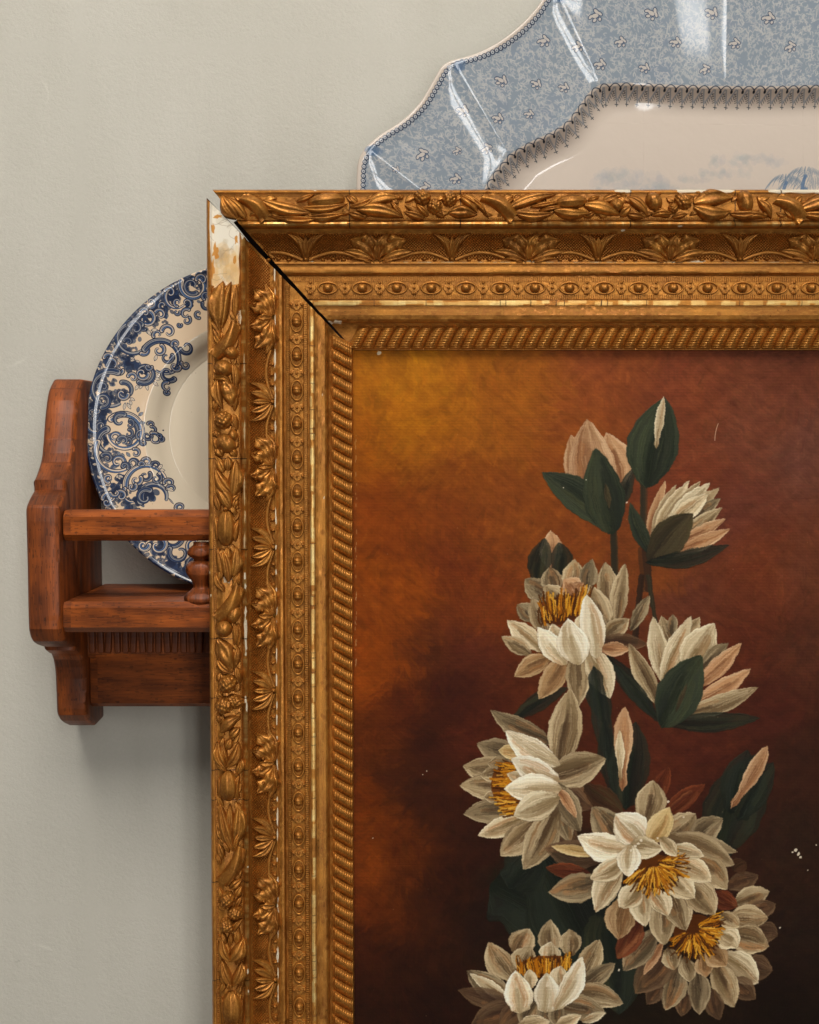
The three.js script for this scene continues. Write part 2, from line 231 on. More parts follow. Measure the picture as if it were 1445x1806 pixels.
    curl(B, 570, 775, 48, -110, 280, 20); curl(B, 740, 440, 36, 200, 200, 16); curl(B, 750, 500, 40, -100, 220, 16); curl(B, 700, 570, 44, 0, 320, 20, 1); curl(B, 770, 600, 70, -110, 280, 22); curl(B, 840, 600, 30, -90, 300, 14); curl(B, 820, 560, 24, 60, -300, 12); curl(B, 660, 650, 32, 200, -300, 16, 1); curl(B, 640, 560, 60, 130, 130, 16, 0, 0.9);
    x.fillStyle = rgb(navy); x.beginPath(); x.arc(...B(862, 490), 1.3, 0, 7); x.fill();
    curl(B, 700, 1150, 232, 175, 175, 44, 0, 0.98); curl(B, 790, 1290, 150, -200, 210, 60, 1, 0.98); curl(B, 690, 1040, 58, -30, 300, 26, 1); curl(B, 590, 1090, 58, -30, 290, 26); curl(B, 810, 1070, 54, -60, 300, 24, 1); curl(B, 545, 1170, 46, -30, 300, 22); curl(B, 700, 1290, 90, -60, -290, 40, 1); curl(B, 560, 1250, 110, -150, -120, 26, 0, 0.9);
    curl(B, 700, 880, 50, 170, 300, 22); curl(B, 650, 910, 34, 180, 260, 18); curl(B, 800, 920, 46, 190, 260, 20, 1); leaf(B, 830, 960, -60, 70, 36); leaf(B, 840, 970, 0, 60, 36); leaf(B, 830, 990, 50, 50, 30); curl(B, 950, 1120, 50, 180, 300, 20); curl(B, 980, 1190, 46, 180, 270, 18); leaf(B, 920, 1180, 20, 100, 30); curl(B, 1090, 1410, 46, 170, 300, 20); leaf(B, 960, 1300, 50, 90, 16);
    curl(B, 280, 1080, 46, 90, 300, 24); curl(B, 420, 1280, 56, -150, 320, 26); curl(B, 300, 1320, 80, 180, 220, 28); curl(B, 360, 1230, 60, 160, -180, 24); curl(B, 270, 1360, 40, 0, 320, 20);
    // under the rail
    for (const [px, py, r, a, s, st] of [[420, 1560, 120, 180, -260, 0], [520, 1640, 90, 0, 280, 1], [640, 1560, 110, -100, -280, 0], [760, 1700, 120, 180, 260, 1], [900, 1640, 100, 60, -290, 0], [1020, 1760, 110, 0, 280, 1], [1100, 1620, 80, 90, -290, 0], [860, 1850, 90, -60, 290, 0], [1100, 1930, 110, 200, -280, 1], [1280, 1840, 120, 0, 300, 0], [1300, 2060, 100, 90, 290, 1], [1500, 2100, 120, 0, -290, 0], [1500, 1900, 90, 0, 290, 0], [700, 1850, 60, 0, 290, 0]]) curl(B, px, py, r, a, s, 36, st);
  }
  x.save(); x.rotate(Math.PI * 0.98); motif(); x.restore(); motif();
  // wear specks
  for (let i = 0; i < 60; i++) { x.fillStyle = rgb([120, 96, 70], 0.35 * R()); x.beginPath(); x.arc((R() - 0.5) * 560, (R() - 0.5) * 560, 0.4 + R() * 0.7, 0, 7); x.fill(); }
  const R0 = 0.1315, prof = [[0, -0.0215], [0.3, -0.0217], [0.5, -0.0214], [0.535, -0.0205], [0.57, -0.0175], [0.61, -0.0125], [0.65, -0.0093], [0.68, -0.0083], [0.75, -0.0066], [0.85, -0.004], [0.94, -0.0017], [0.975, -0.0004], [0.99, 0.0003], [1, -0.0004], [1, -0.0018], [0.985, -0.003], [0.9, -0.0056], [0.7, -0.012], [0.63, -0.0155], [0.585, -0.021], [0.57, -0.0262], [0.55, -0.0262], [0.54, -0.0245], [0, -0.0248]];
  const sc = new THREE.SplineCurve(prof.map(([r, z]) => new THREE.Vector2(r * R0, z)));
  const g = new THREE.LatheGeometry(sc.getPoints(150).map((p) => new THREE.Vector2(Math.max(p.x, 0), p.y)), 160);
  g.rotateX(Math.PI / 2); { const nn = g.attributes.normal; for (let i = 0; i < nn.count; i++) { } }
  const p = g.attributes.position, uv = new Float32Array(p.count * 2);
  const W = rng(77); void W;
  for (let i = 0; i < p.count; i++) { const a = Math.atan2(p.getY(i), p.getX(i)), rr = Math.hypot(p.getX(i), p.getY(i)) / R0; p.setZ(i, p.getZ(i) + 0.0005 * rr * Math.sin(2 * a + 0.6) + 0.0003 * rr * Math.sin(5 * a)); uv[2 * i] = 0.5 + p.getX(i) / R0 / 2 / 1.004; uv[2 * i + 1] = 0.5 + p.getY(i) / R0 / 2 / 1.004; }
  g.setAttribute('uv', new THREE.BufferAttribute(uv, 2)); g.computeVertexNormals();
  const m = new THREE.Mesh(g, glaze(tex(c, true), 0xffffff)); m.name = 'dinner_plate'; m.castShadow = m.receiveShadow = true;
  m.userData = { label: 'round cream dinner plate with dark navy scroll border standing in wooden rack', category: 'plate' };
  const zc = -0.1345, ctr = P(PC[0], PC[1], zc), lean = 0.12;
  m.position.copy(ctr); m.rotation.x = -lean; m.scale.setScalar(PR * (1 - zc) / FOC / R0); scene.add(m);
  m.position.y = SHY - 0.004 + PR * (1 - zc) / FOC * Math.cos(lean) + 0.0004;
}
// ---- large platter with grey-blue seaweed ground
{
  const CX = 1290, CY = 480, lean = 0.13, zc = -0.118;   // middle of the platter on the photo
  const k = (1 - zc) / FOC, S = 1.4, TW = 2016, TH = 1600, X0 = CX - TW / S / 2, Y0 = CY - TH / S / 2;
  const outerQ = [[[632, 480], [632, 400], [632, 330], [634, 290], [645, 264]], [[645, 264], [672, 240], [710, 214], [742, 180], [764, 142], [780, 114], [797, 103]], [[797, 103], [842, 89], [884, 66], [920, 36], [948, 4], [962, -18], [978, -30]], [[978, -30], [1030, -28], [1080, -40], [1130, -58], [1165, -79], [1190, -86], [1240, -85], [1290, -83]]];
  const innerQ = [[[829, 480], [829, 455], [830, 440], [834, 422], [840, 404]], [[840, 404], [849, 372], [858, 335], [868, 312], [882, 292], [892, 280], [903, 266]], [[903, 266], [938, 244], [975, 226], [1005, 205], [1030, 172], [1048, 148], [1066, 136]], [[1066, 136], [1110, 133], [1150, 134], [1180, 135], [1205, 136], [1230, 136], [1262, 137], [1290, 137]]];
  const NS = [14, 34, 34, 46];
  const dense = (segs) => { const out = []; segs.forEach((s, i) => { const cv = new THREE.SplineCurve(s.map(([a, b]) => new THREE.Vector2(a, b))); const n = NS[i]; for (let j = 0; j < n; j++) out.push([cv.getPoint(j / n), i, j / n]); }); out.push([new THREE.Vector2(...segs[3][7]), 3, 1]); return out; };
  const qo = dense(outerQ), qi = dense(innerQ);
  // four quarters by mirroring: clockwise from the left middle
  const ring = (q) => { const n = q.length, r = []; for (let i = 0; i < n; i++) r.push([q[i][0].x, q[i][0].y, q[i][1], q[i][2]]); for (let i = n - 2; i >= 0; i--) r.push([2 * CX - q[i][0].x, q[i][0].y, q[i][1], q[i][2]]); for (let i = 1; i < n; i++) r.push([2 * CX - q[i][0].x, 2 * CY - q[i][0].y, q[i][1], q[i][2]]); for (let i = n - 2; i > 0; i--) r.push([q[i][0].x, 2 * CY - q[i][0].y, q[i][1], q[i][2]]); return r; };
  const ro = ring(qo), ri = ring(qi), N = ro.length;
  // texture
  const c = canvas(TW, TH), x = c.getContext('2d'); x.scale(S, S); x.translate(-X0, -Y0);
  const body = [204, 190, 176], slate = [134, 145, 155], deep = [108, 122, 138], navy = [28, 44, 70], pale = [210, 202, 194];
  x.fillStyle = rgb(body); x.fillRect(X0, Y0, TW / S, TH / S);
  const trace = (r, inset = 0) => { x.beginPath(); for (let i = 0; i <= N; i++) { const [a, b] = r[i % N]; const dx = CX - a, dy = CY - b, L = Math.hypot(dx, dy); const px = a + dx / L * inset, py = b + dy / L * inset; i ? x.lineTo(px, py) : x.moveTo(px, py); } x.closePath(); };
  const R = rng(91);
  x.save(); trace(ro, 9); x.clip(); x.fillStyle = rgb(slate); x.fillRect(X0, Y0, TW / S, TH / S);
  for (let i = 0; i < 1500; i++) { x.fillStyle = rgb(mixc(slate, R() < 0.5 ? deep : [138, 150, 160], R()), 0.16); x.beginPath(); x.ellipse(X0 + R() * TW / S, Y0 + R() * TH / S, 8 + R() * 30, 6 + R() * 22, R() * 3, 0, 7); x.fill(); }
  // coral: short branching pale sprigs, hatched by fine lines
  const sprig = (px, py, a, L, w, d) => { let ax = px, ay = py; const n = 3 + (R() * 3 | 0); x.beginPath(); x.moveTo(ax, ay); for (let i = 0; i < n; i++) { a += (R() - 0.5) * 1.1; ax += Math.cos(a) * L; ay += Math.sin(a) * L; x.lineTo(ax, ay); } x.lineWidth = w; x.stroke(); if (d > 0) for (let j = 0; j < 2; j++) sprig(lerp(px, ax, 0.3 + 0.5 * R()), lerp(py, ay, 0.3 + 0.5 * R()), a + (R() < 0.5 ? 1 : -1) * (0.6 + R() * 0.6), L * 0.8, w * 0.85, d - 1); };
  x.lineCap = 'round';
  for (let i = 0; i < 30000; i++) { const px = 600 + R() * 1390, py = i < 24000 ? -110 + R() * 470 : 360 + R() * 720, t = Math.hypot((px - CX) / 330, (py - CY) / 250); if (t < 1) continue; x.strokeStyle = rgb(mixc(pale, slate, 0.2 + R() * 0.4), 0.8); sprig(px, py, Math.atan2(py - CY, px - CX) + (R() - 0.5) * 2, 1.0 + R() * 1.1, 1.1 + R() * 1.2, R() < 0.4 ? 1 : 0); }
  x.strokeStyle = rgb(slate, 0.55); x.lineWidth = 0.55; for (let y = -120; y < 1080; y += 2.1) { x.beginPath(); x.moveTo(600, y); x.lineTo(2000, y); x.stroke(); }
  // flower sprigs, pale with a navy outline
  const flower = (px, py, s, rot) => { const bl = [[0, 0, 5.6, 3.4], [-7.5, 0.6, 2.2, 4], [3, -6.4, 4.6, 2.6], [8, -2, 2.2, 4.2], [-2, 6.6, 3.6, 2.4], [6.4, 6.4, 2.6, 2.2]]; x.save(); x.translate(px, py); x.rotate(rot); x.scale(s * 0.9, s * 0.9); for (const o of [1, 0]) for (const [a, b, rx, ry] of bl) { x.beginPath(); x.ellipse(a, b, rx + (o ? 1.1 : 0), ry + (o ? 1.1 : 0), a * 0.3, 0, 7); x.fillStyle = o ? rgb([40, 58, 88]) : rgb([190, 182, 174]); x.fill(); } x.restore(); };
  const fl = [[1052, 16, 1.25], [1153, 8, 1.25], [1260, 6, 1.2], [1362, 14, 1.2], [960, 62, 1.15], [1021, 70, 1.05], [1098, 60, 1.05], [1197, 58, 1.05], [1302, 60, 1.05], [1402, 64, 1.05], [885, 135, 1.15], [948, 138, 1], [998, 142, 1], [1062, 100, 1.1], [1142, 104, 1], [1250, 106, 1], [817, 190, 1.15], [880, 202, 1.05], [936, 192, 0.9], [746, 272, 1.2], [808, 262, 0.8], [861, 256, 1.05], [806, 312, 1.05], [752, 330, 1], [700, 300, 0.7]];
  for (let [px, py, s] of fl) { const r = (hash2(px, py) - 0.5) * 1.2; s *= 1; flower(px, py, s, r); if (Math.abs(px - CX) < 165) continue; flower(2 * CX - px, py, s, -r); flower(px, 2 * CY - py, s, -r); flower(2 * CX - px, 2 * CY - py, s, r); }
  x.restore();
  // beaded edge
  let acc = 0; for (let i = 0; i < N; i++) { const [a, b] = ro[i], [e, f] = ro[(i + 1) % N], L = Math.hypot(e - a, f - b); let s = (8.4 - acc % 8.4) % 8.4; for (; s < L; s += 8.4) { const px = lerp(a, e, s / L), py = lerp(b, f, s / L), dx = CX - px, dy = CY - py, D = Math.hypot(dx, dy), qx = px + dx / D * 11.5, qy = py + dy / D * 11.5; x.beginPath(); x.arc(qx, qy, 4.4, 0, 7); x.fillStyle = rgb(navy, 0.92); x.fill(); x.beginPath(); x.arc(qx - 0.3, qy - 0.3, 3, 0, 7); x.fillStyle = rgb([196, 196, 196]); x.fill(); x.beginPath(); x.arc(qx, qy, 1.1, 0, 7); x.fillStyle = rgb(navy, 0.8); x.fill(); } acc += L; }
  for (const [a, b] of [[645, 264], [797, 103], [978, -30]]) for (const [p, q] of [[a, b], [2 * CX - a, b], [a, 2 * CY - b], [2 * CX - a, 2 * CY - b]]) { const dx = CX - p, dy = CY - q, D = Math.hypot(dx, dy); for (let i = 0; i < 26; i++) { x.beginPath(); x.fillStyle = rgb(mixc(deep, [60, 92, 132], R()), 0.3); x.ellipse(p + dx / D * (10 + R() * 12) + (R() - 0.5) * 12, q + dy / D * (10 + R() * 12) + (R() - 0.5) * 12, 3 + R() * 5, 3 + R() * 4, 0, 0, 7); x.fill(); } }
  // well: plain body inside the lace
  trace(ri, -2); x.fillStyle = rgb(body); x.fill();
  // faint landscape
  x.save(); trace(ri, 34); x.clip();
  const cloud = (px, py, w, h, n, a) => { for (let i = 0; i < n; i++) { x.fillStyle = rgb(mixc([140, 150, 158], [176, 174, 172], R()), a); x.beginPath(); const q = R() * 6.3, d = Math.sqrt(R()); x.ellipse(px + Math.cos(q) * d * w, py + Math.sin(q) * d * h, 5 + R() * w * 0.16, 4 + R() * h * 0.22, R() * 3, 0, 7); x.fill(); } };
  cloud(1120, 310, 70, 30, 90, 0.1); cloud(1090, 292, 30, 12, 30, 0.1); cloud(1200, 330, 60, 20, 50, 0.08); cloud(1330, 262, 70, 9, 50, 0.1); cloud(1290, 284, 50, 6, 30, 0.1); cloud(1240, 296, 30, 5, 20, 0.08); cloud(1165, 322, 34, 16, 40, 0.12); cloud(1400, 440, 200, 60, 200, 0.1); cloud(1120, 420, 120, 60, 160, 0.12);
  x.lineCap = 'round';
  const palm = (px, py, s) => { for (let i = 0; i < 11; i++) { const a = -Math.PI * (0.02 + 0.096 * i), ex = px + Math.cos(a) * 46 * s, ey = py + Math.sin(a) * 22 * s + 16 * s; for (let j = 0; j < 14; j++) { const t = j / 13, bx = lerp(px, ex, t), by = lerp(py, ey, t) - Math.sin(t * Math.PI) * 17 * s; x.strokeStyle = rgb([104, 122, 140], 0.5); x.lineWidth = 0.9; x.beginPath(); x.moveTo(bx, by); x.lineTo(bx - 2.5 * s + Math.cos(a) * 3, by + 10 * s * (0.5 + t * 0.6)); x.stroke(); } } x.strokeStyle = rgb([86, 112, 146], 0.75); x.lineWidth = 7 * s; x.beginPath(); x.moveTo(px, py); x.quadraticCurveTo(px - 14 * s, py + 26 * s, px - 8 * s, py + 120 * s); x.stroke(); };
  palm(1437, 313, 1.4); palm(1403, 300, 0.8); palm(1438, 288, 0.9);
  x.restore();
  // lace: zigzag with dark scallops along the inner edge
  const len = []; let tot = 0; for (let i = 0; i < N; i++) { len.push(tot); tot += Math.hypot(ri[(i + 1) % N][0] - ri[i][0], ri[(i + 1) % N][1] - ri[i][1]); }
  const at = (s) => { s = ((s % tot) + tot) % tot; let i = len.findIndex((v, j) => v <= s && (len[j + 1] ?? tot) > s); const a = ri[i], b = ri[(i + 1) % N], L = Math.hypot(b[0] - a[0], b[1] - a[1]) || 1, t = (s - len[i]) / L; return [lerp(a[0], b[0], t), lerp(a[1], b[1], t), -(b[1] - a[1]) / L, (b[0] - a[0]) / L]; };
  const n = Math.round(tot / 20), pt = (s, d) => { const [a, b, nx, ny] = at(s); return [a + nx * d, b + ny * d]; };
  for (let i = 0; i < n; i++) {
    const s0 = tot * i / n, w = tot / n;
    x.strokeStyle = rgb([48, 58, 76]); x.lineWidth = 1.5; x.beginPath(); for (let j = 0; j <= 8; j++) { const t = j / 8, q = pt(s0 + t * w, 4 - Math.sin(t * Math.PI) * 6); j ? x.lineTo(...q) : x.moveTo(...q); } x.stroke();
    x.lineWidth = 2.4; x.strokeStyle = rgb([92, 108, 130]); x.beginPath(); x.moveTo(...pt(s0 + 0.5 * w, 3)); x.lineTo(...pt(s0 + 0.72 * w, 22)); x.lineTo(...pt(s0 + 1.42 * w, 3)); x.stroke();
    x.lineWidth = 1.7; x.strokeStyle = rgb([206, 200, 194]); x.stroke(); x.lineWidth = 0.6; x.strokeStyle = rgb([84, 88, 94]); x.stroke();
    for (let j = 0; j < 5; j++) { const t = 0.2 + j * 0.17, a = pt(s0 + lerp(0.72, 1.42, t) * w, lerp(23, 6, t)), b = pt(s0 + lerp(0.72, 1.42, t) * w + 2.6, lerp(23, 6, t) + 4.5), e = pt(s0 + lerp(0.72, 0.5, t) * w - 1, lerp(23, 6, t)), f = pt(s0 + lerp(0.72, 0.5, t) * w - 5, lerp(23, 6, t) + 1.4); x.lineWidth = 0.8; x.strokeStyle = rgb([64, 70, 78]); x.beginPath(); x.moveTo(...a); x.lineTo(...b); x.moveTo(...e); x.lineTo(...f); x.stroke(); }
    x.lineWidth = 1.2; x.beginPath(); x.moveTo(...pt(s0 + 0.72 * w, 23)); x.lineTo(...pt(s0 + 0.72 * w, 31)); x.moveTo(...pt(s0 + 0.55 * w, 27)); x.lineTo(...pt(s0 + 0.88 * w, 28)); x.stroke();
    x.fillStyle = rgb([30, 36, 46]); const dpt = pt(s0 + w, 6); x.beginPath(); x.arc(dpt[0], dpt[1], 2.1, 0, 7); x.fill();
  }
  // surface: rings from the lip to the middle, then round the back
  const spec = [];                                       // [blend outer->inner, z in mm, bulge]
  spec.push([0.0, -3.6, 0], [-0.004, -2.2, 0], [0.004, -0.6, 0], [0.02, 0, 0], [0.045, -0.2, 0.3], [0.08, -0.9, 0.8]);
  for (let i = 1; i <= 9; i++) spec.push([0.08 + 0.84 * i / 9, -0.9 - 9.6 * i / 9, 1 - 0.35 * (i / 9) ** 4]);
  spec.push([0.97, -11.2, 0.35], [1.0, -11.9, 0.15], [1.03, -13.4, 0], [1.08, -17, 0], [1.14, -20.5, 0], [1.22, -23.5, 0], [1.32, -25.2, 0], [1.42, -25.6, 0]);
  for (let i = 1; i <= 8; i++) spec.push([1.42 + 0.4 * i, -25.6 - 0.1 * i, 0]);
  const rows = [], point = (t, i) => { if (t <= 1) { return [lerp(ro[i][0], ri[i][0], t), lerp(ro[i][1], ri[i][1], t)]; } const d = Math.min(1, (t - 1) * 0.32 + 0); return [lerp(ri[i][0], CX, d), lerp(ri[i][1], CY, d)]; };
  const tEnd = 1 + 1 / 0.32;
  for (const [t, z, bl] of spec) rows.push([...Array(N)].map((_, i) => { const [a, b] = point(t, i), seg = ro[i][2], u = ro[i][3], lobe = Math.sin(Math.PI * u); const hump = seg === 3 ? Math.abs(Math.sin(Math.PI * u * 1.0)) * 0.8 : lobe; return [a, b, z - bl * 2.2 * hump]; }));
  rows.push([...Array(N)].map(() => [CX, CY, -26.6])); void tEnd;
  const back = [[0.0, -3.6], [0.05, -5], [0.5, -10], [0.95, -15.5], [1.1, -23], [1.3, -29.5], [1.5, -30]].map(([t, z]) => [...Array(N)].map((_, i) => { const [a, b] = point(t, i); return [a, b, z - (t > 0.1 && t < 1 ? 3.1 * Math.sin(Math.PI * ro[i][3]) : 0)]; }));
  back.push([...Array(N)].map(() => [CX, CY, -30.2]));
  const build = (rws, flip) => { const pos = [], uv = [], idx = []; rws.forEach((r) => r.forEach(([a, b, z]) => { pos.push((a - CX) * k, -(b - CY) * k, z / 1000); uv.push((a - X0) * S / TW, 1 - (b - Y0) * S / TH); })); for (let j = 0; j < rws.length - 1; j++) for (let i = 0; i < N; i++) { const A = j * N + i, B = j * N + (i + 1) % N, C = A + N, D = B + N; flip ? idx.push(A, C, B, B, C, D) : idx.push(A, B, C, B, D, C); } const g = new THREE.BufferGeometry(); g.setAttribute('position', new THREE.Float32BufferAttribute(pos, 3)); g.setAttribute('uv', new THREE.Float32BufferAttribute(uv, 2)); g.setIndex(idx); g.computeVertexNormals(); return g; };
  const gFront = build(rows, false), gBack = build(back, true);
  const rough = paint(256, 256, (a, b) => { const v = fbm(a / 20, b / 20, 4, 6, 0); return [128 + (v - 0.5) * 200, 128 + (v - 0.5) * 200, 128]; }, false);
  rough.repeat.set(5, 4);
  const m = new THREE.Mesh(mergeGeometries([gFront, gBack]), glaze(tex(c, true), 0xffffff, { bumpMap: rough, bumpScale: 0.00035 }));
  m.name = 'serving_platter'; m.castShadow = m.receiveShadow = true;
  m.userData = { label: 'large scalloped platter with grey-blue seaweed print rim standing behind gilt frame', category: 'platter' };
  m.position.copy(P(CX, CY, zc)); m.rotation.set(-lean, 0, -0.012); scene.add(m);
}
// ---------------------------------------------------------------- gilt frame
// section of the moulding: [photo pixel across the rail, depth in mm behind the front]
const SEC_L = [[371.5, -37], [370, -34], [369, -8], [369.5, -3], [371, -1.2], [374, -0.8], [376.5, -1.4], [377.2, -3.2], [382, -3.6], [392, -2.6], [402, -2.2], [412, -2.6], [421, -3.6], [426, -4.4], [426.8, -5], [428, -3], [430, -1.6], [432.5, -1.1], [435, -1.6], [436.8, -3], [437.4, -8], [438.4, -13], [441.5, -14.4], [443, -15], [450, -17.2], [460, -19.8], [470, -21.2], [480, -21.8], [485.5, -21.8], [486, -18.6], [488.4, -18.4], [489, -21], [491, -20.6], [495, -19.6], [499, -20], [502, -21.6], [503, -24.4], [504.6, -24.4], [505.2, -23], [512, -22.8], [526, -22.6], [540, -22.8], [546, -23], [546.6, -24.2], [547.6, -24.2], [548.2, -20.8], [550, -20.4], [553.6, -20.8], [555.6, -21.2], [556.2, -23.4], [558, -24], [562, -23.2], [568, -22.8], [574, -23.4], [578.6, -25], [580, -27], [580.6, -31.5], [584, -32.6], [586, -33], [604, -33.4], [619, -33.6], [622.4, -34.2], [623.6, -36.5], [623.6, -39]];
const MAP_T = [[369, 334.5], [376.5, 341], [402, 365], [426.8, 389], [432.5, 394.5], [437.4, 401.5], [441.5, 411], [450, 421], [470, 449], [485.5, 461], [488.4, 465], [495, 475], [503, 486.5], [505.2, 488.5], [526, 508.5], [546, 527.5], [548.2, 530], [555.6, 538.5], [562, 549], [574, 563], [580, 569], [586, 575], [604, 595], [619, 612.5], [623.6, 618]];
const interp = (tab, v) => { for (let i = 1; i < tab.length; i++) if (v <= tab[i][0] || i === tab.length - 1) { const [a, b] = tab[i - 1], [c, d] = tab[i]; return b + (d - b) * (v - a) / (c - a); } };
const SEC_T = SEC_L.map(([p, z]) => [interp(MAP_T, p), z]);
const YREF = 1000, XREF = 1000;
const depthL = (px) => interp(SEC_L.slice(1, -2), clamp(px, 369.2, 623)) / 1000, depthT = (py) => interp(SEC_T.slice(1, -2), clamp(py, 334.7, 617.5)) / 1000;
// pixel -> point on the rail's surface; the left rail is straight in the world, so its pixels are those of row 1000
const unbend = (px, py, z) => { const a = P(px, YREF, z), b = P(px, py, z); return V3(a.x, b.y, z); };
const surfL = (px, py, lift = 0) => { const z = depthL(px); const q = unbend(px, py, z); q.z += lift; return q; };
const surfT = (px, py, lift = 0) => { const z = depthT(py), a = P(XREF, py, z), b = P(px, 480, z); return V3(b.x, a.y, z + lift); };
const rag = (v, s) => 2.2 * (fbm(v / 4, s, 2, 15) - 0.5), miterL = (px) => 345 + (px - 365) * 1.0584 + rag(px, 3), miterT = (py) => rag(py, 9) + (py < 402 ? 377 + (py - 336) * 0.79 : 429.1 + (py - 402) * 0.9116);
const X_OUT_R = P(1955, 1000, 0).x, Y_BOT = P(700, 2480, 0).y;

// --- gilding: a map for each rail drawn in photo pixels, with the losses where the photo shows them
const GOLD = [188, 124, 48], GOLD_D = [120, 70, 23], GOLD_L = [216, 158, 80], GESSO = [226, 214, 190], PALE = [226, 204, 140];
const ALONG = 1500, SU = 2, SV = 2048 / ALONG;
function railMaps(left) {
  const W = 512, H = 2048, col = canvas(W, H), met = canvas(W, H), c = col.getContext('2d'), m = met.getContext('2d'), R = rng(left ? 301 : 407);
  const off = left ? 365 : 330, o2 = left ? 336 : 365, u = (p) => (p - off) * SU * (left ? 1 : 254 / 283) * 0.985, v = (q) => (q - o2) * SV;
  const img = c.createImageData(W, H), mi = m.createImageData(W, H);
  for (let y = 0; y < H; y++) for (let x = 0; x < W; x++) {
    const n = fbm(x / 30, y / 70, 4, left ? 1 : 2), n2 = fbm(x / 6, y / 9, 3, 8), g = vnoise(x / 1.5, y / 1.5, 3);
    let k = mixc(GOLD_D, GOLD, clamp(0.15 + 1.1 * n, 0, 1)); k = mixc(k, GOLD_L, clamp((n2 - 0.5) * 1.6, 0, 0.5));
    const i = (y * W + x) * 4; for (let q = 0; q < 3; q++) img.data[i + q] = k[q] * (0.93 + 0.14 * g); img.data[i + 3] = 255;
    mi.data[i] = 0; mi.data[i + 1] = clamp(112 + 64 * (n2 - 0.5) * 2 + 36 * (n - 0.5), 40, 230); mi.data[i + 2] = 168; mi.data[i + 3] = 255;
  }
  c.putImageData(img, 0, 0); m.putImageData(mi, 0, 0);
  const rect = (p0, p1, q0, q1, fill, mf) => { c.fillStyle = fill; c.fillRect(u(p0), v(q0), u(p1) - u(p0), v(q1) - v(q0)); if (mf) { m.fillStyle = mf; m.fillRect(u(p0), v(q0), u(p1) - u(p0), v(q1) - v(q0)); } };
  const chip = (p, q, rp, rq, a = 0.95, tone = GESSO) => { const pts = [...Array(11)].map((_, i) => { const an = i / 11 * 6.283, s = 0.55 + 0.6 * R(); return [u(p + Math.cos(an) * rp * s), v(q + Math.sin(an) * rq * s)]; }); for (const [k, f] of [[c, rgb(tone, a)], [m, 'rgba(0,190,0,1)']]) { k.fillStyle = f; k.beginPath(); pts.forEach(([x, y], i) => (i ? k.lineTo(x, y) : k.moveTo(x, y))); k.fill(); } };
  const T = left ? (p) => p : (p) => interp(MAP_T, p);
  // burnished fillets: pale wear, with window highlights put into the colour
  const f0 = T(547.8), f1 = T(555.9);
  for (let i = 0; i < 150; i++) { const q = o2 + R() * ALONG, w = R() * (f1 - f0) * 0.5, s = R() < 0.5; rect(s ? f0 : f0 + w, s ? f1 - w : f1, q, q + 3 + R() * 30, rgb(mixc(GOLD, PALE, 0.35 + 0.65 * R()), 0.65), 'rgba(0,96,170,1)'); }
  for (let i = 0; i < 260; i++) { const q = o2 + R() * ALONG; rect(T(428), T(436), q, q + 1 + R() * 9, rgb(mixc(GOLD_D, PALE, R()), 0.35)); }
  // dark dried size runs and finger marks on the plain ovolo
  for (let i = 0; i < 26; i++) { const q = o2 + R() * ALONG, p = T(566 + R() * 10); for (const s of [1, 0.7]) { c.fillStyle = rgb([120, 66, 20], 0.22); c.beginPath(); c.ellipse(u(p), v(q), 5 * s + R() * 4, 4 * s + R() * 4, 0, 0, 7); c.fill(); } }
  for (let i = 0; i < 160; i++) { const q = o2 + R() * ALONG, p = T(557 + R() * 22); rect(p, p + 0.8, q, q + 6 + R() * 60, rgb(R() < 0.5 ? [132, 78, 22] : [222, 168, 84], 0.18)); }
  for (let i = 0; i < 26; i++) { const q = o2 + R() * ALONG; rect(f0 - 0.5, f1 + 1, q, q + 1, rgb([60, 34, 12], 0.8), 'rgba(0,200,30,1)'); }
  if (left) {
    // the lost ornament at the corner: bare stained plaster
    const edge = [[375, 352], [392, 362], [408, 379], [426, 398], [427, 430], [424.5, 452], [426, 478], [424, 497], [404, 500], [392, 502], [377, 505], [376, 450], [374, 400]];
    for (const [k, f] of [[c, rgb([232, 222, 202])], [m, 'rgba(0,175,0,1)']]) { k.fillStyle = f; k.beginPath(); edge.forEach(([p, q], i) => (i ? k.lineTo(u(p), v(q)) : k.moveTo(u(p), v(q)))); k.fill(); }
    c.save(); c.beginPath(); edge.forEach(([p, q], i) => (i ? c.lineTo(u(p), v(q)) : c.moveTo(u(p), v(q)))); c.clip();
    for (let i = 0; i < 60; i++) { c.fillStyle = rgb(mixc([212, 150, 70], [226, 196, 140], R()), 0.16); c.beginPath(); c.ellipse(u(374 + R() * 54), v(440 + R() * 66), 8 + R() * 26, 6 + R() * 18, R() * 3, 0, 7); c.fill(); }
    for (let i = 0; i < 40; i++) { c.fillStyle = rgb(mixc([150, 140, 128], [190, 150, 96], R()), 0.14); c.beginPath(); c.ellipse(u(378 + R() * 48), v(355 + R() * 140), 4 + R() * 18, 4 + R() * 14, R() * 3, 0, 7); c.fill(); }
    for (let i = 0; i < 12; i++) { let p = 378 + R() * 44, q = 370 + R() * 124, a = R() * 6.3; c.strokeStyle = rgb([120, 92, 60], 0.5); c.lineWidth = 0.9; c.beginPath(); c.moveTo(u(p), v(q)); for (let j = 0; j < 9; j++) { a += (R() - 0.5) * 1.2; p += Math.cos(a) * 3; q += Math.sin(a) * 3; c.lineTo(u(p), v(q)); } c.stroke(); }
